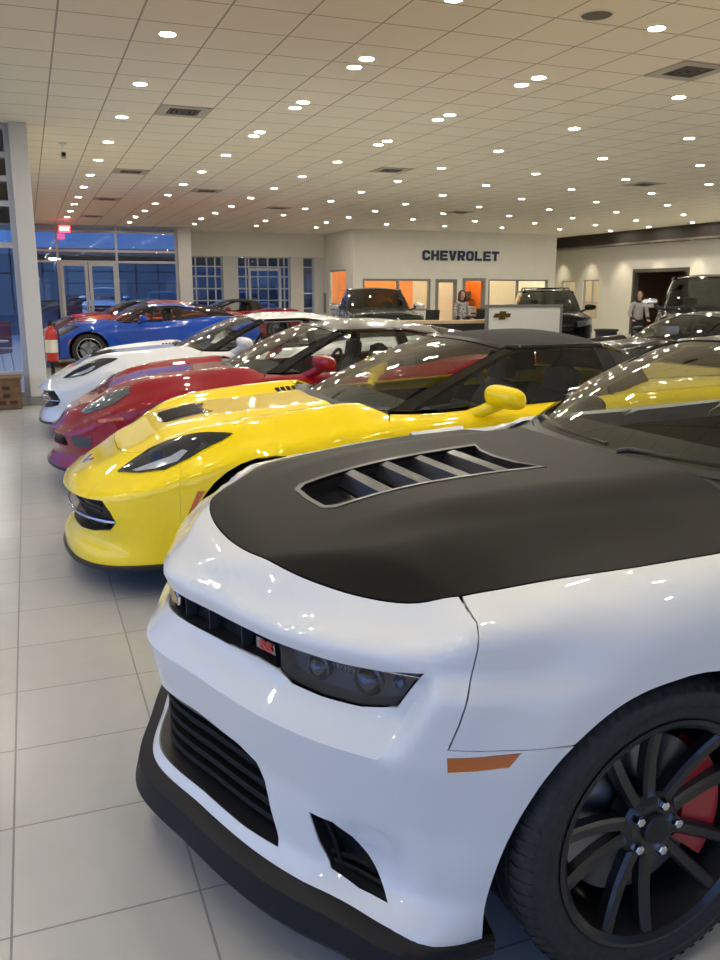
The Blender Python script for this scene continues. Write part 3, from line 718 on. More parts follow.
# ------------------------------------------------------------------ the near white coupe with the matte black hood
def build_camaro():
    sh = CAMS
    MATTE.node_tree.nodes['Principled BSDF'].inputs['Specular IOR Level'].default_value = .30; MATTE.node_tree.nodes['Principled BSDF'].inputs['IOR'].default_value = 1.22
    root = tag(empty('sports_coupe', (.265, 2.2, 0), R(1.3)), 'nearest white coupe with matte black vented hood and black wheels', 'car')
    st = .016
    A = [(1.105,.172),(1.107,.254),(1.124,.359),(1.147,.446),(1.177,.52),(1.216,.584),(1.275,.643),(1.353,.692),(1.436,.72),(1.54,.733)]
    AF = catmull(A, 4); AFm = [(2*1.56-S, z) for S, z in reversed(AF)]
    k62 = max(i for i, p in enumerate(AF) if p[1] < .622)
    slot = [(0,.728),(.225,.729),(.409,.733),(.535,.734),(.632,.739),(.75,.741),(.856,.748),(.923,.762),(.958,.768),(.920,.717),(.889,.672),(.802,.654),(.692,.651),(.598,.653),(.549,.668),(.469,.673),(.337,.665),(.2,.662),(0,.662)]
    mirh = lambda P: [(-a, b) for a, b in P]
    slotf = [p for p in slot]+[(-a, b) for a, b in reversed(slot[1:-1])]
    gr = [(0,.454),(.22,.462),(.43,.455),(.50,.435),(.53,.395),(.55,.33),(.584,.255),(.458,.250),(.243,.250),(0,.25)]
    grf = gr+[(-a, b) for a, b in reversed(gr[1:-1])]
    fog = [(.675,.381),(.739,.376),(.783,.349),(.820,.311),(.856,.270),(.889,.242),(.814,.246),(.736,.262),(.702,.312)]
    mk = [(1.014,.614),(1.158,.628),(1.135,.597),(1.016,.580)]
    Sm = 1.078
    seam = [(1.014,.630),(1.034,.684),(1.055,.758),(1.073,.83)]
    n = 24; low = [(s*1.105/n, sh.zbot(abs(s*1.105/n))) for s in range(0, n+1)]
    halfR = low[:-1]+AF[:k62+1]+[(1.262,.631)]
    lowf = [(-a, b) for a, b in reversed(halfR[1:])]+halfR
    rgt = [(1.213,.634),(1.158,.632)]+seam
    lft = [(-a, b) for a, b in reversed(rgt)]
    bl = [(x, max(y, 0.)) for x, y in catmull([(.185,0),(.188,.10),(.203,.227),(.232,.341),(.270,.438),(.315,.522),(.365,.600),(.411,.660),(.455,.705),(.512,.738)], 3)]
    inner = [(x-.003, y) for x, y in reversed(bl)]+[(x-.003, -y) for x, y in bl[1:]]
    holes = [slotf, grf, fog, mirh(fog), mk, mirh(mk)]
    panel('front_bumper', sh, WHITE, root, -Sm, Sm, lower=lowf, right=rgt, left=lft, inner=inner, holes=holes, step=st, lines=[[(-.865,.582),(0,.582),(.865,.582)], [(.872,.583),(.900,.640),(.930,.700)], [(-.872,.583),(-.900,.640),(-.930,.700)]])
    # hood
    edge = bl+[(.596,.757),(.731,.778),(.902,.812),(1.097,.835),(1.38,.835)]
    cowl = [(1.44,.70),(1.405,.40),(1.38,0)]
    hp = edge+cowl[:-1]; hp = hp+[cowl[-1]]+[(x, -y) for x, y in reversed(hp[1:])]
    vent = [(.440,.0),(.445,.105),(.470,.135),(.70,.150),(1.075,.180),(1.045,.10),(1.035,0)]
    ventf = vent+[(x, -y) for x, y in reversed(vent[1:-1])]
    tpanel('hood', sh, hp, MATTE, root, [ventf], st, solid=.012, off=-.0018)
    v = MB(); f = tfn(sh, .045); V2 = resample(ventf, .05)
    hv = tpanel('hood_vent', sh, [(x, y) for x, y in ventf], GLOSSBLACK, root, [], .03, off=.045, solid=0)
    rim = MB(); P = resample(ventf, .03); P.append(P[0]); cxv = .75
    g0 = [tfn(sh, .046)(*p) for p in P]; g1 = [tfn(sh, -.003)(*p) for p in P]; g2 = [tfn(sh, -.004)(cxv+(x-cxv)*1.045, y*1.13) for x, y in P]; g3 = [tfn(sh, .004)(cxv+(x-cxv)*1.05, y*1.15) for x, y in P]
    rim.grid([g0, g1, g2, g3]).build('vent_frame', mat('satin black', (.016,.015,.014), .3), hv, auto=40)
    for xb in (.595, .715, .835, .955):
        hw = .138+(xb-.55)*.06; G = []
        for dx, dz in ((-.012,-.040), (.004,-.004), (.030,.002), (.046,-.006), (.10,-.044)):
            G.append([(xb+dx, y, sh.top(xb+dx, abs(y))+dz) for y in [hw*(k/6) for k in range(-6, 7)]])
        MB().grid(G).build('vent_louver', mat('satin black', (.016,.015,.014), .3), hv, auto=40, solid=.006)
    # flanks
    S1 = Sx(sh, 1.62); S2 = Sx(sh, 2.78); q = .004
    rear = arch_pts(sh, 3.777, .36, .395)
    for sd, nm in ((1, ''), (-1, '')):
        lo = [(1.264, .635)]+[p for p in AF[k62+1:] if p[1] > .637]+AFm+[(2*1.56-1.105+.02, sh.zbot(2.0)), (S1-.004, sh.zbot(S1))]
        panel('front_fender', sh, WHITE, root, Sm+q, S1-.004, lower=lo, left=[(a+q, b+.002) for a, b in reversed([(1.213,.634),(1.158,.632)]+seam)], inner=[(1.66,.82),(1.58,.775),(1.445,.71),(1.385,.842),(1.097,.839),(.902,.816),(.731,.782),(.596,.761),(.516,.742)], step=st*1.25, side=sd, ref=(1.3, 0, .5))
        well(root, sh, AF+AFm, sd)
        panel('door', sh, WHITE, root, S1+.003, S2-.003, inner=[(2.78,.822),(2.3,.825),(1.67,.82)], step=.045, side=sd)
        wpanel('side_marker_lamp', sh, [(a, b) for a, b in mk], AMBER, root, step=.02, off=.003, solid=.006, side=sd)
        well(root, sh, rear, sd)
        sp_ = MB(); 
    SL = sh.L
    lo = [(S2, sh.zbot(S2))]+rear+[(SL-.8, sh.zbot(SL-.8)), (SL, sh.zbot(SL))]
    low2 = [(-a, b) for a, b in lo]
    # rear body: build each side, both meet on the tail centre line
    for sd in (1, -1):
        panel('rear_quarter', sh, WHITE, root, S2+.003, SL, lower=lo, inner=[(4.02,0),(4.02,.45),(3.7,.66),(2.80,.822)], step=.05, side=sd)
    # lamps and grille in the front slot
    lamp = [(.541,.731),(.632,.736),(.75,.738),(.856,.745),(.923,.759),(.950,.765),(.915,.717),(.886,.674),(.802,.657),(.692,.654),(.600,.656),(.553,.670)]
    ug = [(0,.725),(.225,.726),(.409,.730),(.530,.731),(.540,.671),(.469,.676),(.337,.668),(.2,.665),(0,.665)]
    for sd in (1, -1):
        h = wpanel('headlight', sh, lamp, mat('lamp housing', (.10,.105,.115), .22), root, step=.02, off=.050, side=sd)
        L = wpanel('lamp_lens', sh, lamp, LENS, h, step=.02, off=.006, side=sd); L['label'] = 'smoked clear lens'
        P = resample(lamp, .02); P.append(P[0]); w0 = wfn(sh, .004); w1 = wfn(sh, .052)
        G = [[(a, b*sd, c) for a, b, c in [w0(*p) for p in P]], [(a, b*sd, c) for a, b, c in [w1(*p) for p in P]]]
        MB().grid(G).build('lamp_bezel', BLACKTRIM, h)
        # projector bowl, reflector fins and turn bulb behind the lens
        for S_, z_, r_ in ((.655,.697,.026), (.80,.700,.030)):
            c = Vector(wfn(sh, .035)(S_, z_)); nx, ny = sh.nrm(S_); a = math.atan2(-ny*1, nx)
            b = MB().lathe([(r_, 0), (r_*.92, .012), (r_*.55, .022), (.001, .026)], (0,0,0), 20, axis='x'); Mx = Matrix.Translation(c) @ Matrix.Rotation(a, 4, 'Z'); b.v = [tuple(Mx @ Vector(v)) for v in b.v]; b.v = [(x, y*sd, z) for x, y, z in b.v]
            b.build('projector', mat('projector', (.10,.11,.14), .08, 1.), h, auto=50)
            P2 = []
            b = MB().lathe([(r_*1.12, -.01), (r_*1.16, .006), (r_*1.02, .008), (r_*1.0, -.01)], (0,0,0), 24, axis='x'); b.v = [tuple(Mx @ Vector(v)) for v in b.v]; b.v = [(x, y*sd, z) for x, y, z in b.v]
            b.build('projector_ring', DCHROME, h, auto=50)
        fb = MB()
        for k in range(9):
            S_ = .70+k*.012; p = wfn(sh, .030)(S_, .717-.0*k); p2 = wfn(sh, .022)(S_+.008, .724); p3 = wfn(sh, .030)(S_+.006, .706)
            fb.tube([(p3[0], p3[1]*sd, p3[2]), (p2[0], p2[1]*sd, p2[2])], .0022, 5)
        fb.build('reflector_fins', CHROME, h)
        b = MB(); p = wfn(sh, .022)(.885, .718); b.lathe([(.001,-.016), (.010,-.012), (.014,0), (.010,.012), (.001,.016)], (p[0], p[1]*sd, p[2]), 12); b.build('marker_bulb', mat('blue grey lens', (.10,.16,.26), .1, .6), h)
        mb = [(a, b) for a, b in mk]
    ugf = ug+[(-a, b) for a, b in reversed(ug[1:-1])]
    G_ = wpanel('upper_grille', sh, ugf, GRILLE, root, step=.03, off=.045)
    P = resample(ugf, .02); P.append(P[0]); MB().grid([[wfn(sh, .004)(*p) for p in P], [wfn(sh, .047)(*p) for p in P]]).build('grille_surround', BLACKTRIM, G_)
    for S_ in (.115, .235, .385):
        for sd in (1, -1):
            b = MB(); a0, a1 = [wfn(sh, o_)(S_+d_, z_) for o_, d_, z_ in ((.012, 0, .726), (.044, 0, .726))]; b0, b1 = [wfn(sh, o_)(S_+d_, z_) for o_, d_, z_ in ((.012, 0, .668), (.044, 0, .668))]
            q_ = .004; vs = []
            for p in (a0, a1, b1, b0): vs += [(p[0], (p[1]-q_)*sd, p[2]), (p[0], (p[1]+q_)*sd, p[2])]
            b.add(vs, [(0,2,4,6), (7,5,3,1), (0,1,3,2), (2,3,5,4), (4,5,7,6), (6,7,1,0)]).build('grille_divider', mat('grey plastic', (.045,.046,.05), .45), G_, smooth=False)
    MB().tube([wfn(sh, .010)(S_, .731+.0135*sstep(.55,.93,abs(S_))) for S_ in [-.95+1.9*k/80 for k in range(81)]], .0032, 6).build('slot_trim', DCHROME, root)
    MB().tube([wfn(sh, .006)(S_, .7345+.0*S_+.0145*sstep(.55,.93,abs(S_))) for S_ in [-.955+1.91*k/80 for k in range(81)]], .0022, 6).build('slot_trim_edge', CHROME, root)
    bowtie('badge', G_, frame((sh.pl(0)[0]+.082, 0, .698), (0, -1, 0), (0, 0, 1)), .066)
    # red letters badge beside the lamp, on the near side of the grille
    p0 = Vector(wfn(sh, .020)(.445, .700)); p1 = Vector(wfn(sh, .020)(.515, .700)); ax = (p1-p0).normalized()
    b = MB(); Mx = frame((p0+p1)/2, ax, (0, 0, 1)); bx = MB().box(-.040, .040, -.0135, .0135, -.004, .001); bx.v = [tuple(Mx @ Vector(v)) for v in bx.v]; bb = bx.build('emblem', mat('emblem chrome', (.35,.30,.30), .2, 1.), G_, smooth=False)
    text_mesh('emblem_letters', 'SS', mat('red enamel', (.55,.02,.02), .3, coat=.6), bb, .030, .002, Mx @ Matrix.Translation((0,-.0005,.002)), 1.7, .0012)
    # lower grille and fog pockets
    LG = wpanel('lower_grille', sh, grf, GRILLE, root, step=.03, off=.075)
    P = resample(grf, .02); P.append(P[0]); MB().grid([[wfn(sh, .004)(*p) for p in P], [wfn(sh, .030)(*p) for p in P], [wfn(sh, .077)(*p) for p in P]]).build('grille_surround', BLACKTRIM, LG)
    for z_ in (.285, .325, .365, .405):
        Se = .50 if z_ > .38 else .53 if z_ > .3 else .555
        rows = []
        for k in range(41):
            S_ = -Se+2*Se*k/40; rows.append([wfn(sh, o_)(S_, z_+d_-.010*math.cos(S_/Se*1.5)) for o_, d_ in ((.045,.006), (.022,.010), (.018,.0), (.026,-.008), (.05,-.004))])
        MB().grid(rows).build('grille_bar', mat('bar plastic', (.009,.009,.009), .6, spec=.25), LG, auto=50)
    up = [(0,.452),(.22,.460),(.43,.453),(.495,.434),(.505,.425),(.43,.428),(.22,.43),(0,.425)]; upf = up+[(-a, b) for a, b in reversed(up[1:-1])]
    wpanel('grille_lip', sh, upf, mat('grey plastic', (.045,.046,.05), .45), LG, step=.02, off=.018)
    for sd in (1, -1):
        F = wpanel('fog_lamp_pocket', sh, fog, GRILLE, root, step=.02, off=.060, side=sd)
        P = resample(fog, .015); P.append(P[0]); MB().grid([[(a, b*sd, c) for a, b, c in [wfn(sh, o_)(*p) for p in P]] for o_ in (.004, .062)]).build('pocket_surround', BLACKTRIM, F)
        for a, b in (((.715,.268),(.868,.252)), ((.705,.285),(.845,.272)), ((.70,.37),(.75,.262))):
            w = wfn(sh, .022); q1, q2 = w(*a), w(*b); qm = w((a[0]+b[0])/2, (a[1]+b[1])/2)
            MB().tube([(p[0], p[1]*sd, p[2]) for p in (q1, qm, q2)], .006, 6).build('pocket_bar', mat('bar plastic', (.009,.009,.009), .6, spec=.25), F)
        c = wfn(sh, .058)(.765, .318); MB().lathe([(.001,-.02), (.022,-.014), (.028,0), (.028,.02)], (c[0], c[1]*sd, c[2]), 20, axis='x').build('fog_lamp', mat('fog lens', (.03,.035,.04), .1, coat=1.), F, auto=50)
    # black splitter under the bumper
    def spl(S):
        zb = sh.zbot(S); t = 1-sstep(.9, 1.12, S); ii = sh.ins(S, *sh.pl(S), zb)
        return [(-ii-.004, zb+.006), (-ii+.010, zb+.002), (-ii+.030*t+.004, zb-.012), (-ii+.042*t+.006, .150), (-ii+.036*t+.002, .134), (-ii-.12, .12), (-ii-.12, zb)]
    s_ = sweep('front_splitter', sh, -1.135, 1.135, spl, mat('splitter plastic', (.008,.008,.009), .5, spec=.3), root, 90, close=True, auto=30); 
    # side skirts
    for sd in (1, -1):
        G = []
        for k in range(30):
            S_ = 2.03+(Sx(sh, 3.36)-2.03)*k/29; zb = sh.zbot(S_); x, y = sh.pl(S_); nx, ny = sh.nrm(S_); ii = sh.ins(S_, x, y, zb)
            G.append([(x+nx*(o_-ii), -(y+ny*(o_-ii))*sd, z_) for o_, z_ in ((-.002, zb+.004), (.012, zb), (.018, .12), (-.06, .11))])
        MB().grid(G).build('side_skirt', BLACKTRIM, root)
    # black inner shell added to keep view and light out of the engine bay
    I = MB(); G = []
    for x in [.16+.1*k for k in range(14)]:
        ye = max(.02, sh.edge(x)[0]-.10); ye = min(ye, .74); G.append([(x, y, sh.top(x, abs(y))-.075) for y in [ye*(k/8) for k in range(-8, 9)]])
    I.grid(G).build('blackout_shell', LINER, root)
    sweep('bumper_beam', sh, -.95, .95, [(-.13, .16), (-.13, .76), (-.20, .78)], LINER, root, 60)
    underbody(root, sh, LINER, .17)
    W = .962
    for x, r_ in ((.905, .355), (3.775, .36)):
        for sd in (1, -1):
            w = wheel(root, x, -(W-.14)*sd, r_, .285, .262, 'pairs', RIMBLK, RUBBER, -sd, mat('red caliper', (.45,.015,.02), .3, coat=.6), 0 if x < 2 and sd > 0 else 1, rot=R(38))
    g = dict(f0=((1.44,0,.985),(2.13,0,1.335)), f1=((1.50,.42,.982),(2.16,.33,1.328)), f2=((1.70,.775,.980),(2.27,.575,1.300)), s3=((1.765,.812,.980),(2.31,.592,1.300)),
             s4=((2.80,.825,1.000),(2.80,.62,1.315)), s5=((2.90,.82,1.005),(2.88,.615,1.31)), s6=((3.62,.66,1.07),(3.32,.54,1.25)), r7=((4.02,0,1.10),(3.40,0,1.285)), crown=[(2.45,1.368),(2.8,1.372),(3.1,1.345)], bw=.035, rail=.010)
    M = dict(glass=WSG, sideglass=SDG, trim=BLACKTRIM, pillar=GLOSSBLACK, rails=WHITE, post=GLOSSBLACK, quarter=WHITE, rearglass=PRIVG, roof=WHITE, inside=CABIN)
    greenhouse(root, g, M); interior(root, g, M, drive=1, zf=.30)
    # cowl and wipers
    C = MB(); rows = []
    for k in range(-10, 11):
        u = k/10; y = u*.80; x0 = 1.375+.02*abs(u)+.03*u*u; x1 = 1.47+.06*abs(u)**1.5+.19*abs(u)**3
        z0 = sh.top(x0, abs(y))-.012; rows.append([(x0, y, z0-.02), (x0+.01, y, z0), ((x0+x1)/2, y, z0-.012), (x1, y, .978-.0*u)])
    cw = C.grid(rows).build('cowl', BLACKTRIM, root, auto=50)
    for a, b in (((1.462,-.06,1.000), (1.705,-.68,1.012)), ((1.655,.66,1.000), (1.475,.02,1.014))):
        a = Vector(a); b = Vector(b); d = b-a
        w = MB().tube([a, a+d*.06+Vector((0,0,.012)), a+d*.5+Vector((-.035,0,.004)), b], [.012,.010,.007,.004], 8).build('wiper', BLACKTRIM, root)
        MB().tube([a+d*.25+Vector((-.012,0,.002)), a+d*.7+Vector((-.02,0,.002)), b+Vector((.008,.0,-.002))], .006, 6).build('wiper_blade', BLACKTRIM, w)
    for sd in (1, -1): mirror_part(root, 2.14, 1.0, .985, mat('satin black', (.016,.015,.014), .3), sd, 1.0, GLOSSBLACK)
    for sd in (1, -1):
        MB().tube([(2.50, -.955*sd, .86), (2.53, -.985*sd, .86), (2.66, -.985*sd, .865), (2.69, -.955*sd, .865)], .012, 8).build('door_handle', WHITE, root)
        b = MB().box(4.70, 4.78, *sorted((-.82*sd, -.42*sd)), .80, .90).build('tail_light', mat('red lens', (.35,.01,.01), .15, coat=1.), root, bevel=.02)
    return root
# ------------------------------------------------------------------ low sports cars
HLV = [(.25,.52,.60),(.31,.44,.62),(.45,.42,.68),(.62,.46,.74),(.80,.60,.80),(.86,.70,.80),(.72,.78,.76),(.52,.80,.68),(.36,.72,.62),(.28,.60,.60)]
def vet(name, label, pose, scale, pnt, roofm, pillarm, style, step=.03, seatm=None, rimm=None, zsc=None, group=None, far=False, soft=False, grey_stripe=None):
    sh = VETS if style != 'c6' else C6S
    root = tag(empty(name, (pose[0], pose[1], 0), R(pose[2]), (scale, scale, zsc or scale)), label, 'car', group)
    Sa = Sx(sh, .525); S1 = Sx(sh, 1.58); S2 = Sx(sh, 2.72 if not soft else 2.90); SL = sh.L; q = .0012
    af = arch_pts(sh, .955, .33, .385); ar = arch_pts(sh, 3.665, .345, .385)
    # front bumper: nose between the two fender joints
    n = 16; low = [(Sa*k/n, sh.zbot(Sa*k/n)) for k in range(n+1)]; lowf = [(-a, b) for a, b in reversed(low[1:])]+low
    if style == 'c7':
        gr = [(0,.462),(.25,.466),(.45,.474),(.675,.486),(.730,.435),(.758,.385),(.700,.335),(.5,.296),(.3,.274),(0,.264)]
    else:
        gr = [(0,.43),(.3,.435),(.575,.445),(.605,.42),(.60,.37),(.57,.35),(.3,.34),(0,.335)]
    grf = gr+[(-a, b) for a, b in reversed(gr[1:-1])]
    hc = [(.285,0),(.285,.15),(.30,.30),(.335,.40),(.375,.45)] if style == 'c7' else [(.24,0),(.25,.18),(.28,.30),(.34,.40),(.40,.45)]
    inner = [(.555,.62),(.46,.49)]+[(x, y) for x, y in reversed(hc)]+[(x, -y) for x, y in hc[1:]]+[(.46,-.49),(.555,-.62)]
    bodies = [panel('front_bumper', sh, pnt, root, -Sa, Sa, lower=lowf, inner=inner, holes=[grf], step=step)]
    he = hc+[(.43,.48),(.60,.54),(.90,.62),(1.20,.66),(1.40,.67)]
    cowl = [(1.44,.50),(1.40,.30),(1.385,0)]
    hp = [(x+.003, y-.003 if y > 0 else y) for x, y in he]+cowl; hp = hp+[(x, -y) for x, y in reversed(hp[1:-1])]
    bodies.append(tpanel('hood', sh, hp, pnt, root, [], step))
    for sd in (1, -1):
        lo = [(Sa+q, sh.zbot(Sa))]+af+[(S1-.2, sh.zbot(S1)), (S1, sh.zbot(S1))]
        bodies.append(panel('front_fender', sh, pnt, root, Sa+q, S1, lower=lo, inner=[(1.60,.745),(1.50,.66),(1.44,.54),(1.40,.67),(1.20,.66),(.90,.62),(.60,.54),(.465,.495),(.557,.62)], step=step, side=sd, ref=(1.2,0,.4)))
        bodies.append(panel('door', sh, pnt, root, S1+q, S2-q, inner=[(2.72 if not soft else 2.90,.775),(2.1,.76),(1.61,.745)], step=step*1.3, side=sd))
        lo = [(S2, sh.zbot(S2))]+ar+[(SL-.7, sh.zbot(SL-.7)), (SL, sh.zbot(SL))]
        back = [(4.05,0),(4.0,.35),(3.55,.62),(2.74,.775)] if not soft else [(3.38,0),(3.36,.4),(3.22,.63),(2.92,.775)]
        bodies.append(panel('rear_quarter', sh, pnt, root, S2, SL, lower=lo, inner=back, step=step*1.3, side=sd))
        well(root, sh, af, sd); well(root, sh, ar, sd)
    bv = bvh_of(bodies)
    G_ = wpanel('front_grille', sh, grf, GRILLE, root, step=.05, off=.08)
    P = resample(grf, .03); P.append(P[0]); MB().grid([[wfn(sh, .003)(*p) for p in P], [wfn(sh, .082)(*p) for p in P]]).build('grille_surround', BLACKTRIM, G_)
    if not far and style == 'c7':
        for z_ in (.31, .335, .415, .44): MB().tube([wfn(sh, .05)(-.6+1.2*k/20, z_) for k in range(21)], .006, 6).build('grille_bar', BLACKTRIM, G_)
        MB().tube([wfn(sh, .004)(-.750+1.50*k/40, .384-.016*math.cos((-.66+1.32*k/40)*2.4)) for k in range(41)], .008, 8).build('chrome_bar', CHROME, G_)['label'] = 'chrome bar'
    if style == 'c7':
        hl = YHL; lens = mat('smoked lamp', (.018,.020,.024), .10, coat=1.)
    else: hl = RHL; lens = mat('clear lamp', (.16,.17,.17), .12, .5, coat=1.)
    for sd in (1, -1):
        h = patch('headlight', bv, hl, lens, root, .004, .018 if not far else .03, sd, .006, dome=.004 if style == 'c7' else .012)
        if not far:
            hb = bvh_of([h]); c = [sum(p[i] for p in hl)/len(hl) for i in range(3)]
            if style == 'c7':
                pr = YPROJ; patch('projector', hb, pr, mat('blue projector', (.05,.09,.20), .08, .8), h, .003, .01, sd, .003)
                patch('light_strip', hb, YSTRIP, mat('clear strip', (.42,.45,.47), .2, .3), h, .003, .01, sd, .003)
            else:
                for k in range(3): patch('reflector', hb, [(c[0]-.07+.07*k+dx*.7, c[1]-.055+.055*k+dy*.7, c[2]) for dx, dy in ((-.035,-.02), (.03,-.03), (.04,.02), (-.025,.03))], mat('reflector', (.45,.47,.48), .1, .9), h, .003, .012, sd, .002)
        mkp = YMK if style == 'c7' else RMK
        patch('side_marker_lamp', bv, mkp, AMBER, root, .003, .02, sd, .004)
    if style == 'c7':
        v = patch('hood_vent', bv, [(.52,-.26,0),(.55,-.30,0),(.74,-.27,0),(.80,-.20,0),(.745,0,0),(.80,.20,0),(.74,.27,0),(.55,.30,0),(.52,.26,0),(.515,0,0)], GLOSSBLACK, root, .003, .03, 1, .004) if False else None
        vp = [(.515,0),(.525,.13),(.55,.17),(.60,.19),(.80,.17),(.775,.08),(.765,0)]; vpf = vp+[(x, -y) for x, y in reversed(vp[1:-1])]
        hv = tpanel('hood_vent', sh, vpf, GLOSSBLACK, root, [], .04, off=-.004, solid=.004)
        if not far:
            for k in range(-3, 4):
                y = k*.048; MB().grid([[(x, y+d_, sh.top(x, abs(y))+h_) for x in (.535, .60, .68, .745)] for d_, h_ in ((0, .006), (.018, .013))]).build('vent_slat', mat('satin black', (.016,.015,.014), .3), hv, solid=.003)
            for sd in (1, -1):
                for k in range(4): patch('cowl_louver', bv, [(1.30+k*.035, -.52, .84), (1.325+k*.035, -.52, .84), (1.345+k*.035, -.40, .84), (1.32+k*.035, -.40, .84)], GLOSSBLACK, root, .003, .02, sd, .003)
            for sd in (1, -1): patch('fender_vent', bv, [(1.42,.93,.62),(1.60,.93,.66),(1.66,.93,.50),(1.56,.93,.44)], BLACKTRIM, root, .003, .03, sd, .004)
    if style == 'c6':
        for sd in (1, -1):
            wpanel('side_intake', sh, [(.68,.450),(.88,.442),(.865,.370),(.69,.362)], mat('intake mesh', (.07,.068,.072), .5), root, step=.03, off=-.004, side=sd, solid=.004)
    # crossed-flags badge on the nose
    zb_ = sh.top(.14, 0)
    bd = patch('badge', bv, [(.105,0,zb_),(.125,-.045,zb_),(.150,-.085,zb_),(.172,-.080,zb_),(.155,-.035,zb_),(.135,-.004,zb_),(.135,.004,zb_),(.155,.035,zb_),(.172,.080,zb_),(.150,.085,zb_),(.125,.045,zb_)], CHROME, root, .004, .012, 1, .004)
    patch('badge_flag', bv, [(.142,.045,zb_),(.152,.074,zb_),(.164,.070,zb_),(.152,.042,zb_)], mat('badge red', (.5,.02,.02), .3), bd, .008, .01, 1, .002)
    # chin and skirts
    def chin(S):
        zb = sh.zbot(S); ii = sh.ins(S, *sh.pl(S), zb); return [(-ii-.004, zb+.004), (-ii+.012, zb-.002), (-ii+.010, zb-.022), (-ii-.06, zb-.020)]
    sweep('front_splitter', sh, -Sa, Sa, chin, BLACKTRIM, root, 50)
    underbody(root, sh, LINER, .16)
    G = []
    for x in [.10+.11*k for k in range(13)]:
        ye = min(max(.02, sh.edge(x)[0]-.10), .60); G.append([(x, y, sh.top(x, abs(y))-.06) for y in [ye*(k/6) for k in range(-6, 7)]])
    MB().grid(G).build('blackout_shell', LINER, root)  # dark sheet added under the hood to block stray light
    sweep('bumper_beam', sh, -.75, .75, [(-.13, .14), (-.12, .50), (-.20, .56)], LINER, root, 40)
    for x, r_ in ((.955, .33), (3.665, .345)):
        for sd in (1, -1): wheel(root, x, -(.915-.135)*sd, r_, .25, .24, 'split', rimm or RIMSIL, RUBBER, -sd, mat('grey caliper', (.1,.1,.1), .4), 1, rot=R(20))
    if soft:
        g = dict(f0=((1.42,0,.865),(2.27,0,1.210)), f1=((1.46,.38,.862),(2.29,.31,1.203)), f2=((1.63,.665,.860),(2.37,.535,1.170)), s3=((1.73,.725,.862),(2.43,.565,1.170)),
                 s4=((2.92,.765,.905),(2.88,.60,1.175)), s5=((3.01,.765,.91),(2.96,.60,1.17)), s6=((3.26,.65,.935),(3.16,.52,1.12)), r7=((3.42,0,.955),(3.20,0,1.165)), crown=[(2.55,1.238),(2.8,1.243),(3.05,1.205)], bw=.03, rail=.014)
    else:
        g = dict(f0=((1.42,0,.865),(2.12,0,1.195)), f1=((1.46,.38,.862),(2.14,.31,1.190)), f2=((1.63,.665,.860),(2.22,.535,1.160)), s3=((1.73,.725,.862),(2.28,.565,1.160)),
                 s4=((2.70,.765,.895),(2.66,.60,1.170)), s5=((2.80,.76,.90),(2.74,.60,1.165)), s6=((3.58,.60,.955),(3.10,.50,1.115)), r7=((4.08,0,.955),(3.15,0,1.175)), crown=[(2.4,1.236),(2.65,1.240),(2.95,1.215)], bw=.03, rail=.014)
    M = dict(glass=WSG, sideglass=SDG, trim=BLACKTRIM, pillar=pillarm, post=roofm if soft else GLOSSBLACK, quarter=roofm if soft else SDG, rearglass=roofm if soft else PRIVG, roof=roofm, inside=CABIN, seatm=seatm, rails=pillarm)
    greenhouse(root, g, M); interior(root, g, M, zf=.20)
    C = MB(); rows = []
    for k in range(-8, 9):
        u = k/8; y = u*.68; x0 = 1.36+.03*u*u; x1 = 1.45+.05*abs(u)**1.5+.15*abs(u)**3; z0 = sh.top(x0, abs(y))-.014; rows.append([(x0, y, z0-.02), (x0+.01, y, z0), ((x0+x1)/2, y, z0-.01), (x1, y, .856)])
    C.grid(rows).build('cowl', BLACKTRIM, root, auto=50)
    for sd in (1, -1):
        mirror_part(root, 2.02 if not soft else 2.16, .965, .945, pnt, sd, 1.)
        MB().box(4.40, 4.485, *sorted((-.72*sd, -.42*sd)), .74, .84).build('tail_light', mat('red lens', (.35,.01,.01), .15, coat=1.), root, bevel=.02)
    return root, bv
C6S = Shell([(0,0),(.025,.22),(.08,.42),(.17,.60),(.30,.745),(.46,.84),(.64,.895),(.955,.925),(1.35,.905),(1.9,.895),(2.6,.90),(3.2,.925),(3.665,.938),(4.1,.91),(4.34,.82),(4.42,.62),(4.45,.30),(4.455,0)],
 zt=[(0,.44),(.1,.46),(.25,.53),(.45,.635),(.7,.725),(.955,.775),(1.35,.81),(1.9,.85),(2.6,.885),(3.2,.93),(3.665,.945),(4.1,.935),(4.455,.90)],
 zb=[(0,.19),(.5,.20),(1.4,.15),(3.2,.16),(4.455,.24)],
 zc=[(0,.44),(.06,.49),(.2,.59),(.4,.685),(.5,.745),(.8,.81),(1.3,.855),(1.45,.866),(2.0,.90),(3.3,.96),(4.1,.965),(4.35,.95),(4.455,.90)],
 inset=vet_ins, rtop=.05, feat=vet_feat)
YHL = [(.270,.490,.592),(.320,.491,.630),(.429,.500,.701),(.544,.589,.760),(.676,.693,.800),(.800,.759,.799),(.743,.777,.770),(.589,.776,.697),(.474,.738,.638),(.366,.631,.609)]; RHL = [(.25,.44,.63),(.33,.42,.65),(.46,.50,.70),(.63,.68,.77),(.61,.75,.76),(.50,.76,.71),(.40,.69,.66),(.29,.54,.63)]
YMK = [(.603,.904,.563),(.635,.911,.562),(.582,.899,.472),(.545,.887,.428)]; RMK = [(.40,.76,.565),(.58,.86,.59),(.58,.86,.57),(.42,.78,.545)]
YPROJ = [(.425,.590,.67),(.455,.585,.69),(.485,.620,.69),(.480,.665,.67),(.448,.668,.65),(.420,.635,.66)]
YSTRIP = [(.335,.575,.61),(.392,.617,.635),(.513,.700,.688),(.570,.715,.722),(.590,.742,.719),(.536,.752,.676),(.44,.690,.63),(.36,.610,.61)]
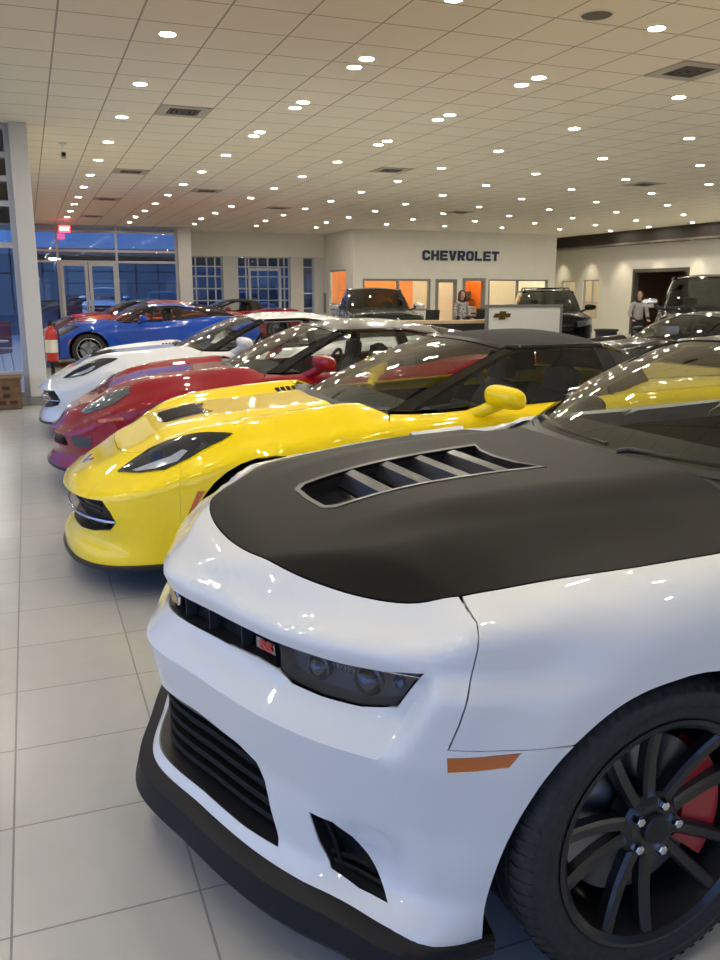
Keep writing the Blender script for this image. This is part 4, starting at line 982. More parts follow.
# ------------------------------------------------------------------ the room
CEIL = 3.6
FLOORM = gridmat('floor tiles', (.455,.448,.425), (.22,.21,.20), .4495, .006, -.153, 1.903, .24, .05)
CEILM = gridmat('ceiling tiles', (.87,.82,.68), (.42,.38,.31), .61, .016, .39, 7.42, .9, .02)
WALLM = noisy('painted wall', (.80,.78,.70), (.82,.80,.72), 3, .8)
WHT = mat('white painted trim', (.62,.61,.58), .6)
ALU = mat('window aluminium', (.50,.51,.52), .45, .3)
DARKB = mat('dark bulkhead', (.035,.028,.022), .6)
PANE = glass('window pane', (.90,.94,.96), 1.45)
ASPH = noisy('asphalt', (.020,.022,.025), (.035,.037,.040), 8, .6)
ORNG = mat('orange wall paint', (.80,.25,.03), .7)
CREAM = mat('cream wall paint', (.66,.56,.42), .8)
def sbox(name, m, *d, kind='structure', **k):
    o = boxo(name, m, None, *d, **k); o['kind'] = kind; return o
sbox('floor', FLOORM, -5.2, 20.6, -6, 33, -.10, 0)
sbox('ceiling', CEILM, -5.2, 20.6, -6, 33, CEIL, CEIL+.12)
def wall(name, x0, x1, y0, y1, z0=0, z1=CEIL, m=None): return sbox(name, m or WALLM, x0, x1, y0, y1, z0, z1)
def window(name, ax, c, a0, a1, z0, z1, vs, hs, fw=.05, d=.06, m=None, pane=None, names=('window_frame', 'window_pane')):
    """glazed frame in the plane ax=c from a0 to a1; vs / hs are inner mullion positions"""
    b = MB(); m = m or ALU
    def bar(p0, p1, q0, q1):
        if ax == 'y': b.box(p0, p1, c-d/2, c+d/2, q0, q1)
        else: b.box(c-d/2, c+d/2, p0, p1, q0, q1)
    bar(a0, a0+fw, z0, z1); bar(a1-fw, a1, z0, z1); bar(a0+fw, a1-fw, z0, z0+fw); bar(a0+fw, a1-fw, z1-fw, z1)
    for v in vs: bar(v-fw/2, v+fw/2, z0+fw, z1-fw)
    xs = [a0+fw]+[q for v in vs for q in (v-fw/2, v+fw/2)]+[a1-fw]
    for h in hs:
        for i in range(0, len(xs), 2): bar(xs[i], xs[i+1], h-fw/2, h+fw/2)
    o = b.build(name, m, None, smooth=False); o['kind'] = 'structure'
    p = MB()
    if ax == 'y': p.box(a0+.01, a1-.01, c-.006, c+.006, z0+.01, z1-.01)
    else: p.box(c-.006, c+.006, a0+.01, a1-.01, z0+.01, z1-.01)
    p.build(names[1], pane or PANE, o, smooth=False); return o
# far left glazing with the double door
wall('wall_left', -.12, 0, 12.45, 29.5)
window('window_1', 'y', 29.5, 0, 4.83, 0, CEIL, [1.03, 2.86], [2.46, 2.80, 3.40], fw=.07, d=.12)
d = window('door_1', 'y', 29.38, 1.07, 1.92, .01, 2.42, [], [.2], fw=.10, d=.05)
d = window('door_2', 'y', 29.38, 1.95, 2.82, .01, 2.42, [], [.2], fw=.10, d=.05)
for nm, x in (('door_1', 1.86), ('door_2', 2.02)):
    MB().tube([(x, 29.30, .85), (x, 29.30, 1.25)], .014, 8).build('door_handle', CHROME, bpy.data.objects[nm])
wall('trim_1', 4.83, 5.26, 29.2, 29.75, m=WHT)
wall('wall_back_return', 5.16, 5.28, 29.75, 31)
# rear wall with three glazed bays
wall('wall_back_header', 5.26, 10.55, 31, 31.15, 2.76, CEIL)
wall('trim_2', 6.68, 7.22, 30.9, 31.15, 0, 2.76, WHT); wall('trim_3', 9.20, 9.70, 30.9, 31.15, 0, 2.76, WHT); wall('trim_4', 10.14, 10.55, 30.95, 31.15, 0, 2.76, WHT)
window('window_2', 'y', 31.07, 5.28, 6.68, 0, 2.76, [5.72, 6.12, 6.42], [.35, .78, 1.2, 1.62, 2.05, 2.40], fw=.045)
window('window_3', 'y', 31.07, 7.22, 9.20, 0, 2.76, [7.55, 7.66, 8.0, 8.38, 8.78, 9.0], [.35, .78, 1.2, 1.62, 2.05, 2.40], fw=.045)
window('window_4', 'y', 31.07, 9.70, 10.14, 0, 2.76, [], [.35, .9, 1.45, 2.40], fw=.045)
window('door_3', 'y', 30.98, 7.62, 8.85, .01, 2.35, [], [.25], fw=.09, d=.05)
# angled office wall (x = 10.55) with orange room behind
wall('wall_office_side_low', 10.55, 10.67, 27.9, 31.1, 0, .82); wall('wall_office_side_high', 10.55, 10.67, 27.9, 31.1, 2.28, CEIL)
wall('wall_office_side_near', 10.55, 10.67, 27.9, 28.6, .82, 2.28); wall('wall_office_side_far', 10.55, 10.67, 30.45, 31.1, .82, 2.28)
window('window_5', 'x', 10.61, 28.6, 30.45, .82, 2.28, [], [], fw=.05)
# sign wall
z1 = 1.95
wall('wall_sign_upper', 10.67, 18.6, 27.9, 28.02, z1, CEIL)
for i, (a, b) in enumerate(((10.67, 10.9), (13.50, 13.70), (14.56, 14.86), (15.66, 15.86), (18.40, 18.6))): wall('wall_sign_pier', a, b, 27.9, 28.02, 0, z1, WALLM)
for i, (a, b) in enumerate(((10.9, 13.50), (15.86, 18.40))): wall('wall_sign_sill', a, b, 27.9, 28.02, 0, .85)
GREYF = mat('grey window frame', (.22,.215,.20), .5)
window('window_6', 'y', 27.95, 10.9, 13.50, .85, z1, [12.25], [], fw=.07, m=GREYF, d=.13)
window('window_7', 'y', 27.95, 15.86, 18.40, .85, z1, [17.10], [], fw=.05, m=GREYF, d=.13)
window('door_4', 'y', 27.93, 13.70, 14.56, .0, z1, [], [.12], fw=.12, m=GREYF, d=.10)
fr = MB().box(14.80, 14.90, 27.86, 28.04, 0, z1+.04).box(15.62, 15.72, 27.86, 28.04, 0, z1+.04).box(14.90, 15.62, 27.86, 28.04, z1-.06, z1+.04).build('trim_5', GREYF, None, smooth=False); fr['kind'] = 'structure'
# rooms behind the sign wall: orange and cream walls
wall('wall_office_orange', 10.67, 14.05, 30.6, 30.7, m=ORNG); wall('wall_office_cream', 14.05, 14.62, 30.6, 30.7, m=CREAM)
wall('wall_office_orange_niche', 14.68, 15.84, 29.3, 29.4, m=ORNG); wall('wall_office_orange_side', 15.84, 15.86, 28.02, 29.4, m=ORNG); wall('wall_office_cream_far', 15.9, 18.6, 30.6, 30.7, m=CREAM)
for i, x in enumerate((14.62, 15.86)): wall('wall_office_partition', x, x+.06, 28.02, 30.6, 0, CEIL, CREAM)
# right hand walls
wall('wall_right_return', 18.6, 18.72, 27.9, 31.0); wall('wall_back_right', 18.6, 20.5, 31, 31.15)
X = 20.5
for i, (a, b, c0, c1) in enumerate(((30.05, 31.0, 0, CEIL), (29.15, 30.05, 0, .9), (29.15, 30.05, 1.94, CEIL), (28.6, 29.15, 0, CEIL), (27.6, 28.6, 0, .5), (27.6, 28.6, 1.96, CEIL), (25.6, 27.6, 0, CEIL), (22.8, 25.6, 2.26, CEIL), (-6, 22.8, 0, CEIL))):
    wall('wall_right', X, X+.15, a, b, c0, c1)
window('window_8', 'x', X+.07, 29.15, 30.05, .9, 1.94, [], [], fw=.04); window('window_9', 'x', X+.07, 27.6, 28.6, .5, 1.96, [28.05], [1.1], fw=.04)
wall('wall_right_room_side', X+.15, 24, 30.4, 30.5, m=CREAM); wall('wall_right_room_back', 24, 24.1, 26.9, 30.5, m=CREAM); wall('wall_right_room_near', X+.15, 24, 26.9, 27.0, m=CREAM)
BRN = mat('brown corridor wall', (.16,.09,.05), .7)
wall('wall_corridor_back', 23.5, 23.6, 21.5, 26.8, m=BRN); wall('wall_corridor_side', X+.15, 23.5, 26.7, 26.8, m=BRN); wall('wall_corridor_near', X+.15, 23.5, 21.5, 21.6, m=BRN)
sbox('floor_corridor', FLOORM, 20.6, 24.1, 21.5, 30.5, -.10, 0); sbox('ceiling_corridor', mat('corridor ceiling', (.3,.28,.25), .9), 20.65, 24.1, 21.5, 26.8, 2.7, 2.8); sbox('ceiling_room', mat('corridor ceiling', (.3,.28,.25), .9), 20.65, 24.1, 26.8, 30.5, CEIL, 3.7)
fr = MB().box(X-.03, X+.16, 25.5, 25.62, 0, 2.30).box(X-.03, X+.16, 22.78, 22.9, 0, 2.30).box(X-.03, X+.16, 22.9, 25.5, 2.18, 2.30).build('trim_6', mat('bronze frame', (.10,.085,.07), .5), None, smooth=False); fr['kind'] = 'structure'
sbox('trim_7', DARKB, 19.9, 20.5, -6, 31, 3.20, CEIL)
sbox('trim_8', mat('tan soffit edge', (.18,.15,.12), .7), 19.88, 20.5, -6, 31, 3.14, 3.20)
# near left glazing (y = 12.4) with its corner post
sbox('trim_9', WHT, -.05, .17, 12.18, 12.55, 0, CEIL, bevel=.006); sbox('baseboard_left', mat('grey base', (.25,.25,.24), .6), -.06, .18, 12.165, 12.20, 0, .12)
window('window_10', 'y', 12.38, -3.2, -.05, .10, CEIL, [-1.6], [.42, 2.10, 2.62, 2.93, 3.22], fw=.07, d=.12)
window('window_11', 'y', 12.38, -5.2, -3.2, .10, CEIL, [-4.2], [.42, 2.10, 2.62, 2.93, 3.22], fw=.07, d=.12)
sbox('baseboard_glazing', WHT, -5.2, -.05, 12.30, 12.46, 0, .10)
# long glass front on the left; glazing behind the camera added for blue fill
for i, (a, b) in enumerate(((-6, -1.4), (-1.4, 3.2), (3.2, 7.8), (7.8, 12.38))):
    window('window_%d' % (12+i), 'x', -5.2, a, b, 0, CEIL, [a+1.53, a+3.07], [.42, 2.10, 2.93], fw=.07, d=.12)
for i, (a, b) in enumerate(((-5.2, 1.2), (1.2, 7.6), (7.6, 14.0), (14.0, 20.5))):
    window('window_%d' % (16+i), 'y', -6, a, b, 0, CEIL, [a+1.6, a+3.2, a+4.8], [.42, 2.10, 2.93], fw=.07, d=.12)
# outdoors
sbox('ground', ASPH, -60, 90, 31.2, 140, -.12, -.06); sbox('ground_left', ASPH, -60, -5.3, -40, 31.2, -.12, -.06); sbox('ground_near', ASPH, -5.3, 60, -40, -6.1, -.12, -.06)
sbox('ground_patio', noisy('pale pavers', (.50,.51,.53), (.56,.57,.58), 2, .6), -5.3, -.13, 12.5, 31.2, -.10, -.02)
sbox('ground_back', ASPH, -.12, 20.5, 31.16, 31.2, -.12, -.06)
sbox('ceiling_canopy', mat('canopy soffit', (.86,.83,.76), .8), -5.3, -.12, 12.46, 29.5, CEIL, CEIL+.12)
# ------------------------------------------------------------------ ceiling lamps and fittings
LENSM = mat('lamp lens glow', (1,1,1), .5, emit=(1, .93, .80), es=LAMP)
RINGM = mat('white trim ring', (.75,.74,.70), .5)
def downlight(x, y):
    z = CEIL; o = MB().lathe([(.064,.0),(.064,-.001),(.078,-.006),(.084,-.004),(.084,0)], (x, y, z), 20, axis='z').build('ceiling_downlight', RINGM, None)
    tag(o, 'recessed round downlight glowing in the pale tiled ceiling', 'ceiling light', 'recessed ceiling downlights')
    MB().lathe([(.001,-.003),(.064,-.003)], (x, y, z), 16, axis='z').build('lamp_lens', LENSM, o, smooth=False)
    return o
D0 = None; rings = []
def dl(x, y):
    global D0
    if D0 is None: D0 = downlight(0, 0); D0.location = (x, y, 0); return
    r = D0.copy(); col.objects.link(r); r.location = (x, y, 0)
    for c in D0.children: q = c.copy(); col.objects.link(q); q.parent = r
COLA = [7.73, 9.58, 11.39, 13.28, 15.09, 17.02, 18.97, 20.97, 22.63, 24.59, 26.55]
for y in [-1.5, .4, 2.2, 4.05, 5.9]+COLA: dl(1.27, y)
for x in (-4.3, -2.45, -.6):
    for y in [.4, 2.2, 4.05, 5.9, 9.58]: dl(x, y)
for k, x in enumerate((3.1, 4.97, 6.9, 8.83, 10.85, 12.9, 15.0, 17.25, 19.35)):
    pair = k < 2
    for j, y in enumerate([.4, 2.3, 4.2]): dl(x, y)
    ys = [6.1, 8.0, 9.95, 11.9, 13.85, 15.85, 17.8, 19.8, 21.8, 23.8, 25.8]
    for j, y in enumerate(ys):
        y += .06*k*(j < 5)-.03*k
        if y > 27.4 and x > 10.4: continue
        if pair and 0 < j < 4-k+1 and y < 12.6: dl(x, y-.16); dl(x, y+.16)
        else: dl(x, y)
for y in (27.8,):
    for x in (3.15, 5.15, 7.15, 9.2): dl(x, y)
for x in (-1.0, -2.6, -4.2):  # unseen lamps outside, added to brighten the canopy soffit
    for y in (13.6, 15.6, 17.6, 19.6, 21.6, 24.0, 26.4): dl(x, y)
# small spot lamps under the dark bulkhead wash the right wall
for k in range(9):
    y = 30.0-1.9*k
    o = MB().lathe([(.035,0),(.035,-.002),(.05,-.006),(.055,0)], (20.15, y, 3.14), 16, axis='z').build('wall_spotlight', RINGM, None); tag(o, 'small spot lamp under the dark bulkhead washing the right wall', 'spotlight', 'spot lamps under the bulkhead')
    ld = bpy.data.lights.new('spot', 'SPOT'); ld.energy = 26; ld.spot_size = R(95); ld.spot_blend = .7; ld.color = (1, .86, .62); ld.shadow_soft_size = .03
    lo = bpy.data.objects.new('spot_beam', ld); col.objects.link(lo); lo.parent = o; lo.location = (20.15, y, 3.12); lo.rotation_euler = (0, R(12), 0)
# air diffusers set in single tiles
def diffuser(i, j, label):
    x0 = .39+.61*i; y0 = 7.42+.61*j; z = CEIL
    o = MB().box(x0+.01, x0+.60, y0+.01, y0+.12, z-.010, z).box(x0+.01, x0+.60, y0+.49, y0+.60, z-.010, z).box(x0+.01, x0+.12, y0+.12, y0+.49, z-.010, z).box(x0+.49, x0+.60, y0+.12, y0+.49, z-.010, z).build('ceiling_vent', mat('vent frame metal', (.50,.46,.38), .6), None, smooth=False)
    tag(o, label, 'air vent')
    MB().box(x0+.04, x0+.57, y0+.04, y0+.57, z-.003, z-.001).build('vent_core', mat('vent dark', (.05,.048,.045), .8), o, smooth=False)
    for k in range(3):
        r = .165-.055*k; cx_, cy_ = x0+.305, y0+.305; w = .012
        MB().box(cx_-r, cx_+r, cy_-r, cy_-r+w, z-.012, z-.004).box(cx_-r, cx_+r, cy_+r-w, cy_+r, z-.012, z-.004).box(cx_-r, cx_-r+w, cy_-r+w, cy_+r-w, z-.012, z-.004).box(cx_+r-w, cx_+r, cy_-r+w, cy_+r-w, z-.012, z-.004).build('vent_louver', mat('vent metal', (.20,.19,.17), .6), o, smooth=False)
diffuser(2, 5, 'nearest square ceiling vent at upper left of the ceiling'); diffuser(2, 14, 'square ceiling vent second in the left row of vents'); diffuser(2, 22, 'square ceiling vent third in the left row of vents'); diffuser(2, 30, 'farthest square ceiling vent of the left row near the exit sign')
diffuser(9, 11, 'square ceiling vent above the middle of the showroom'); diffuser(9, -1, 'large looking square ceiling vent at upper right of the picture'); diffuser(18, 11, 'square ceiling vent at right below the large upper right one')
diffuser(17, 22, 'small distant square ceiling vent right of the sign wall'); diffuser(9, 23, 'small distant square ceiling vent left of the wall lettering'); diffuser(5, 18, 'small square ceiling vent above the white car row')
o = MB().lathe([(.001,-.010),(.10,-.010),(.115,-.006),(.12,0)], (4.30, 6.02, CEIL), 32, axis='z').build('ceiling_speaker', mat('speaker mesh', (.16,.15,.13), .8), None); tag(o, 'round grey speaker grille in the ceiling at upper right', 'speaker')
MB().lathe([(.118,-.008),(.128,-.006),(.130,0)], (4.30, 6.02, CEIL), 32, axis='z').build('speaker_rim', RINGM, o)
t = tag(empty('security_camera', (.66, 13.6, CEIL)), 'small white camera hanging from the ceiling beside the left post', 'camera')
MB().lathe([(.001,0),(.05,0),(.05,-.02),(.001,-.02)], (0,0,0), 16, axis='z').build('mount_plate', RINGM, t); MB().tube([(0,0,-.02),(0,0,-.12)], .012, 8).build('mount_arm', RINGM, t)
MB().box(-.035,.035,-.10,.06,-.21,-.13).build('camera_body', mat('camera grey', (.35,.34,.32), .5), t, smooth=False, bevel=.01); MB().lathe([(.028,-.115),(.028,-.10),(.001,-.116)], (0,0,-.17), 12).build('camera_lens', GLOSSBLACK, t)
t = tag(empty('exit_sign', (1.22, 27.6, 3.34)), 'glowing red exit sign hanging above the far glass doors', 'sign')
MB().box(-.16,.16,-.02,.02,-.10,.10).build('sign_face', mat('exit red glow', (.6,.02,.02), .4, emit=(1,.03,.03), es=3.0), t, smooth=False, bevel=.004)
text_mesh('exit_letters', 'EXIT', mat('exit letters', (1,.8,.8), .4, emit=(1,.45,.40), es=3.5), t, .13, .002, frame((0,-.024,0), (1,0,0), (0,0,1)), 1.1, .002)
MB().tube([(0,0,.10),(0,0,.26)], .010, 6).build('sign_stem', RINGM, t)
# wall lettering
NAVY = mat('navy letters', (.012,.022,.085), .35, coat=.4)
def block_letters(word, w, h, t, gap, y, x0, z0, dep):
    """extended bold capitals built from strokes; returns one mesh builder"""
    b = MB()
    def P(poly): b.prism(poly, lambda p: (p[0], y, p[1]), lambda p: (p[0], y-dep, p[1]))
    def ring(x, z, w, h, t, open_=False):
        c = t*.75
        if open_: P([(x+w, z+h*.36), (x+w, z+c), (x+w-c, z), (x+c, z), (x, z+c), (x, z+h-c), (x+c, z+h), (x+w-c, z+h), (x+w, z+h-c), (x+w, z+h*.64), (x+w-t, z+h*.64), (x+w-t, z+h-t), (x+t, z+h-t), (x+t, z+t), (x+w-t, z+t), (x+w-t, z+h*.36)])
        else:
            P([(x+w*.5, z), (x+c, z), (x, z+c), (x, z+h-c), (x+c, z+h), (x+w*.5, z+h), (x+w*.5, z+h-t), (x+t, z+h-t), (x+t, z+t), (x+w*.5, z+t)]); P([(x+w*.5, z), (x+w*.5, z+t), (x+w-t, z+t), (x+w-t, z+h-t), (x+w*.5, z+h-t), (x+w*.5, z+h), (x+w-c, z+h), (x+w, z+h-c), (x+w, z+c), (x+w-c, z)])
    def bx(x, z, ww, hh): P([(x, z), (x+ww, z), (x+ww, z+hh), (x, z+hh)])
    x = x0; z = z0
    for ch in word:
        if ch == 'C': ring(x, z, w, h, t, True)
        elif ch == 'O': ring(x, z, w, h, t)
        elif ch == 'H': bx(x, z, t, h); bx(x+w-t, z, t, h); bx(x+t, z+h/2-t/2, w-2*t, t)
        elif ch == 'E': bx(x, z, t, h); bx(x+t, z, w-t, t); bx(x+t, z+h-t, w-t, t); bx(x+t, z+h/2-t*.45, w-t*1.3, t*.9)
        elif ch == 'V': P([(x-.005, z+h), (x+w/2-t*.62, z), (x+w/2+t*.62, z), (x+w+.005, z+h), (x+w-t*1.15, z+h), (x+w/2, z+t*1.05), (x+t*1.15, z+h)])
        elif ch == 'R': bx(x, z, t, h); bx(x+t, z+h-t, w-t*1.6, t); bx(x+t, z+h*.38, w-t*1.6, t*.85); P([(x+w-t*.6, z+h), (x+w, z+h-t*.6), (x+w, z+h*.38+t*.5), (x+w-t*.6, z+h*.38), (x+w-t, z+h*.38+t*.4), (x+w-t, z+h-t*.4)]); P([(x+w*.42, z+h*.38), (x+w*.42+t*1.2, z+h*.38), (x+w, z), (x+w-t*1.3, z)])
        elif ch == 'L': bx(x, z, t, h); bx(x+t, z, w-t*1.1, t)
        elif ch == 'T': bx(x+w/2-t/2, z, t, h-t); bx(x, z+h-t, w, t)
        x += w+gap
    return b
t = block_letters('CHEVROLET', .288, .34, .082, .061, 27.898, 13.16, 2.60, .05).build('wall_lettering', NAVY, None, smooth=False)
tag(t, 'dark blue CHEVROLET lettering on the pale wall above the offices', 'sign')
# wall grille on the angled wall, crate, extinguisher
o = MB().box(10.51, 10.55, 30.78, 31.0, .72, 1.46).build('wall_panel', mat('grey wall panel', (.22,.215,.20), .5), None, smooth=False); tag(o, 'narrow grey panel on the wall left of the small orange window', 'panel')
CARD = noisy('brown cardboard', (.15,.085,.04), (.20,.115,.055), 12, .85)
o = MB().box(-1.05, -.16, 11.85, 12.25, .012, .40).build('cardboard_box', CARD, None, smooth=False, bevel=.004); tag(o, 'brown cardboard box on the floor by the left window post', 'box')
MB().box(-1.07, -.14, 11.83, 12.27, .395, .42).build('lid', CARD, o, smooth=False, bevel=.004)
for x, z in ((-.34, .28), (-.34, .18), (-.26, .09), (-.40, .09)): MB().box(x-.045, x+.045, 11.845, 11.85, z-.025, z+.025).build('printed_mark', mat('box print', (.06,.03,.015), .8), o, smooth=False)
REDX = mat('extinguisher red', (.50,.012,.012), .25, coat=.8)
for i, (x, y, lb) in enumerate(((.31, 14.4, 'red fire extinguisher with white label beyond the left post'),)):
    t = tag(empty('fire_extinguisher', (x, y, .42)), lb, 'fire extinguisher')
    MB().lathe([(.001,0),(.085,0),(.095,.02),(.095,.42),(.08,.48),(.035,.52),(.03,.56),(.001,.56)], (0,0,0), 24, axis='z').build('cylinder', REDX, t)
    MB().lathe([(.0965,.14),(.0965,.34)], (0,0,0), 24, axis='z').build('label_band', mat('label white', (.7,.7,.66), .5), t)
    MB().tube([(0,0,.56),(0,0,.62)], .02, 8).tube([(-.02,0,.62),(.10,-.02,.65)], .012, 6).tube([(-.02,0,.60),(.09,-.02,.58)], .010, 6).build('valve_handle', BLACKTRIM, t)
    MB().tube([(.02,-.02,.60),(.11,-.05,.52),(.12,-.06,.3),(.11,-.05,.08)], .012, 8).build('hose', BLACKTRIM, t)
    MB().box(-.03,.03,.09,.13,-.40,.62).box(-.15,.15,-.13,.15,-.42,-.395).box(-.09,.09,-.09,.13,-.03,0).build('floor_stand', BLACKTRIM, t, smooth=False)

def office_fill(x, y, z, label, w=.55, es=14):  # unseen glowing panels added to brighten the rooms behind the windows
    o = MB().box(x-w, x+w, y-.3, y+.3, z-.05, z).build('office_fill', RINGM, None, smooth=False); tag(o, label, 'ceiling light')
    MB().box(x-w+.04, x+w-.04, y-.26, y+.26, z-.056, z-.05).build('fill_panel', mat('office fill glow', (1,1,1), .5, emit=(1,.86,.62), es=es), o, smooth=False)
office_fill(11.8, 29.0, CEIL, 'added fill light in the orange office left of the door'); office_fill(13.8, 29.0, CEIL, 'added fill light in the office behind the glazed door', .45)
office_fill(15.28, 28.66, CEIL, 'added fill light above the orange niche', .4); office_fill(17.2, 29.0, CEIL, 'added fill light in the cream office behind the partition', .7)
office_fill(22.4, 28.7, CEIL, 'added fill light in the room beyond the right wall', .6)
# ------------------------------------------------------------------ tall vehicles
def util_ins(S, x, y, z):
    i = .02*sstep(.8, 1.1, z)+.03*sstep(.5, .25, z)
    for xc in (1.0, 4.4):
        if abs(x-xc) < .8: i -= .03*sstep(.62, .48, math.hypot(x-xc, z-.39))
    return i
def utility(name, label, pose, scale, zs, pnt, kind, step=.07, group=None, roofrack=False):
    L = 5.6 if kind == 'pickup' else 4.9
    k = L/5.6; hz = 1.13 if kind == 'pickup' else 1.02; rx = 4.4*k if kind == 'pickup' else 3.9
    def ins(S, x, y, z):
        i = .02*sstep(.8, 1.1, z)+.03*sstep(.5, .25, z)
        for xc in (1.0, rx):
            if abs(x-xc) < .8: i -= .03*sstep(.62, .48, math.hypot(x-xc, z-.39))
        return i
    sh = Shell([(0,0),(.02,.4),(.07,.70),(.18,.87),(.40,.95),(.9,.965),(2.0,.96),(L-1.4,.965),(L-.3,.95),(L-.05,.85),(L,.5),(L+.01,0)],
        zt=[(0,hz-.10),(.4,hz-.04),(1.0,hz),(2.0,hz+.03),(L,hz+.06)], zb=[(0,.30),(1,.32),(L,.38)],
        zc=[(0,hz-.10),(.2,hz-.02),(.6,hz+.03),(1.5,hz+.09),(3,hz+.1),(L-.1,hz+.08),(L+.01,hz+.06)], inset=ins, rtop=.07,
        feat=lambda x, y, q, zc, ze: zc+(ze-zc)*sstep(.6, 1, q)+.02*(1-sstep(.35, .5, y)))
    root = tag(empty(name, (pose[0], pose[1], 0), R(pose[2]), (scale, scale, zs)), label, 'truck' if kind == 'pickup' else 'car', group)
    Sa = Sx(sh, .42); SL = sh.L; S1 = Sx(sh, 1.75)
    gr = [(0,.92),(.45,.92),(.56,.90),(.54,.62),(0,.60)] if kind == 'pickup' else [(0,.82),(.40,.82),(.5,.80),(.45,.60),(0,.58)]
    grf = gr+[(-a, b) for a, b in reversed(gr[1:-1])]; lg = [(0,.50),(.55,.50),(.50,.40),(0,.40)]; lgf = lg+[(-a, b) for a, b in reversed(lg[1:-1])]
    n = 12; low = [(Sa*i/n, sh.zbot(Sa*i/n)) for i in range(n+1)]; lowf = [(-a, b) for a, b in reversed(low[1:])]+low
    bodies = [panel('front_bumper', sh, pnt, root, -Sa, Sa, lower=lowf, inner=[(.40,.80),(.16,.60),(.09,.3),(.08,0),(.09,-.3),(.16,-.60),(.40,-.80)], holes=[grf, lgf], step=step)]
    hp = [(.083,0),(.093,.3),(.165,.60),(.41,.79),(1.65,.80),(1.60,.5),(1.55,0)]; tpanel('hood', sh, hp+[(x, -y) for x, y in reversed(hp[1:-1])], pnt, root, [], step)
    for sd in (1, -1):
        af = arch_pts(sh, 1.0, .39, .45); ar = arch_pts(sh, rx, .39, .45)
        bodies.append(panel('front_fender', sh, pnt, root, Sa+.004, S1, lower=[(Sa+.004, .31)]+af+[(S1, sh.zbot(S1))], inner=[(1.75,.86),(1.70,.80),(.43,.80)], step=step, side=sd, ref=(1.4,0,.5)))
        dm = S1+1.05
        bodies.append(panel('front_door', sh, pnt, root, S1+.006, dm-.006, inner=[(2.78,.86),(1.76,.86)], step=step, side=sd))
        S3 = Sx(sh, 3.5 if kind == 'pickup' else 3.35)
        bodies.append(panel('rear_door', sh, pnt, root, dm, S3-.006, inner=[(3.48,.86),(2.80,.86)], step=step, side=sd))
        bodies.append(panel('rear_quarter', sh, pnt, root, S3, SL, lower=[(S3, .36)]+ar+[(SL-.8, .38), (SL, .38)], inner=[(L-.1,0),(L-.1,.84),(3.5,.86)] if kind == 'pickup' else [(L-.12,0),(L-.12,.80),(3.5,.86)], step=step, side=sd))
        well(root, sh, af, sd); well(root, sh, ar, sd)
        for x in (1.0, rx): wheel(root, x, -(.93-.13)*sd, .39, .26, .235, 'five', RIMSIL, RUBBER, -sd, None, 1)
    bv = bvh_of(bodies[:3])
    g = wpanel('front_grille', sh, grf, GRILLE, root, step=.08, off=.05); wpanel('lower_grille', sh, lgf, GRILLE, root, step=.08, off=.04)
    c = [sh.pl(0)[0]]; MB().tube([wfn(sh, -.01)(-.55+1.1*i/16, .76 if kind == 'pickup' else .71) for i in range(17)], .03, 6).build('grille_bar', CHROME if kind == 'pickup' else pnt, g)
    bowtie('badge', g, frame((-.045, 0, .76 if kind == 'pickup' else .71), (0,-1,0), (0,0,1)), .12)
    for sd in (1, -1):
        h = wpanel('headlight', sh, [(.60,.92),(.98,.93),(1.02,.76),(.60,.66)] if kind == 'pickup' else [(.54,.84),(.98,.92),(1.0,.78),(.54,.68)], mat('clear lamp', (.16,.17,.17), .12, .5, coat=1.), root, step=.04, off=-.012, side=sd, solid=.02)
    zr = 1.84 if kind == 'pickup' else 1.70; xb = 1.68; xe = 3.55 if kind == 'pickup' else L-.35
    g = dict(f0=((1.62,0,hz+.09),(2.28,0,zr-.05)), f1=((1.66,.50,hz+.085),(2.30,.42,zr-.06)), f2=((1.82,.82,hz+.07),(2.40,.66,zr-.09)), s3=((1.92,.86,hz+.05),(2.46,.69,zr-.09)),
             s4=((2.72,.87,hz+.06),(2.74,.71,zr-.085)), s5=((2.80,.87,hz+.06),(2.81,.71,zr-.085)), s6=((xe-.05,.85,hz+.07),(xe-.22,.69,zr-.09)), r7=((xe,0,hz+.08),(xe-.17,0,zr-.06)), crown=[(2.6,zr-.005),(xe-.7,zr)], bw=.05, rail=.03)
    M = dict(glass=WSG, sideglass=PRIVG, trim=BLACKTRIM, pillar=pnt, post=BLACKTRIM, quarter=PRIVG, rearglass=PRIVG, roof=pnt, inside=CABIN)
    greenhouse(root, g, M); interior(root, g, M, zf=.55)
    if kind == 'pickup': MB().box(3.62, L-.08, -.80, .80, .55, .62).box(3.62, 3.68, -.84, .84, .6, hz+.06).build('cargo_bed', LINER, root, smooth=False)
    if roofrack:
        for sd in (1, -1): MB().tube([(2.75, -.62*sd, zr-.04), (2.85, -.62*sd, zr+.03), (xe-.6, -.62*sd, zr+.03), (xe-.5, -.62*sd, zr-.04)], .018, 6).build('roof_rack', BLACKTRIM, root)
        for x in (2.95, xe-.8): MB().tube([(x, -.62, zr+.03), (x, .62, zr+.03)], .015, 6).build('roof_bar', BLACKTRIM, root)
    for sd in (1, -1): mirror_part(root, 1.98, 1.12, hz+.16, pnt if kind != 'pickup' else CHROME, sd, 1.35, BLACKTRIM)
    underbody(root, sh, LINER, .34)
    sweep('bumper_beam', sh, -.8, .8, [(-.10, .32), (-.10, hz-.2), (-.2, hz-.1)], LINER, root, 20)
    return root
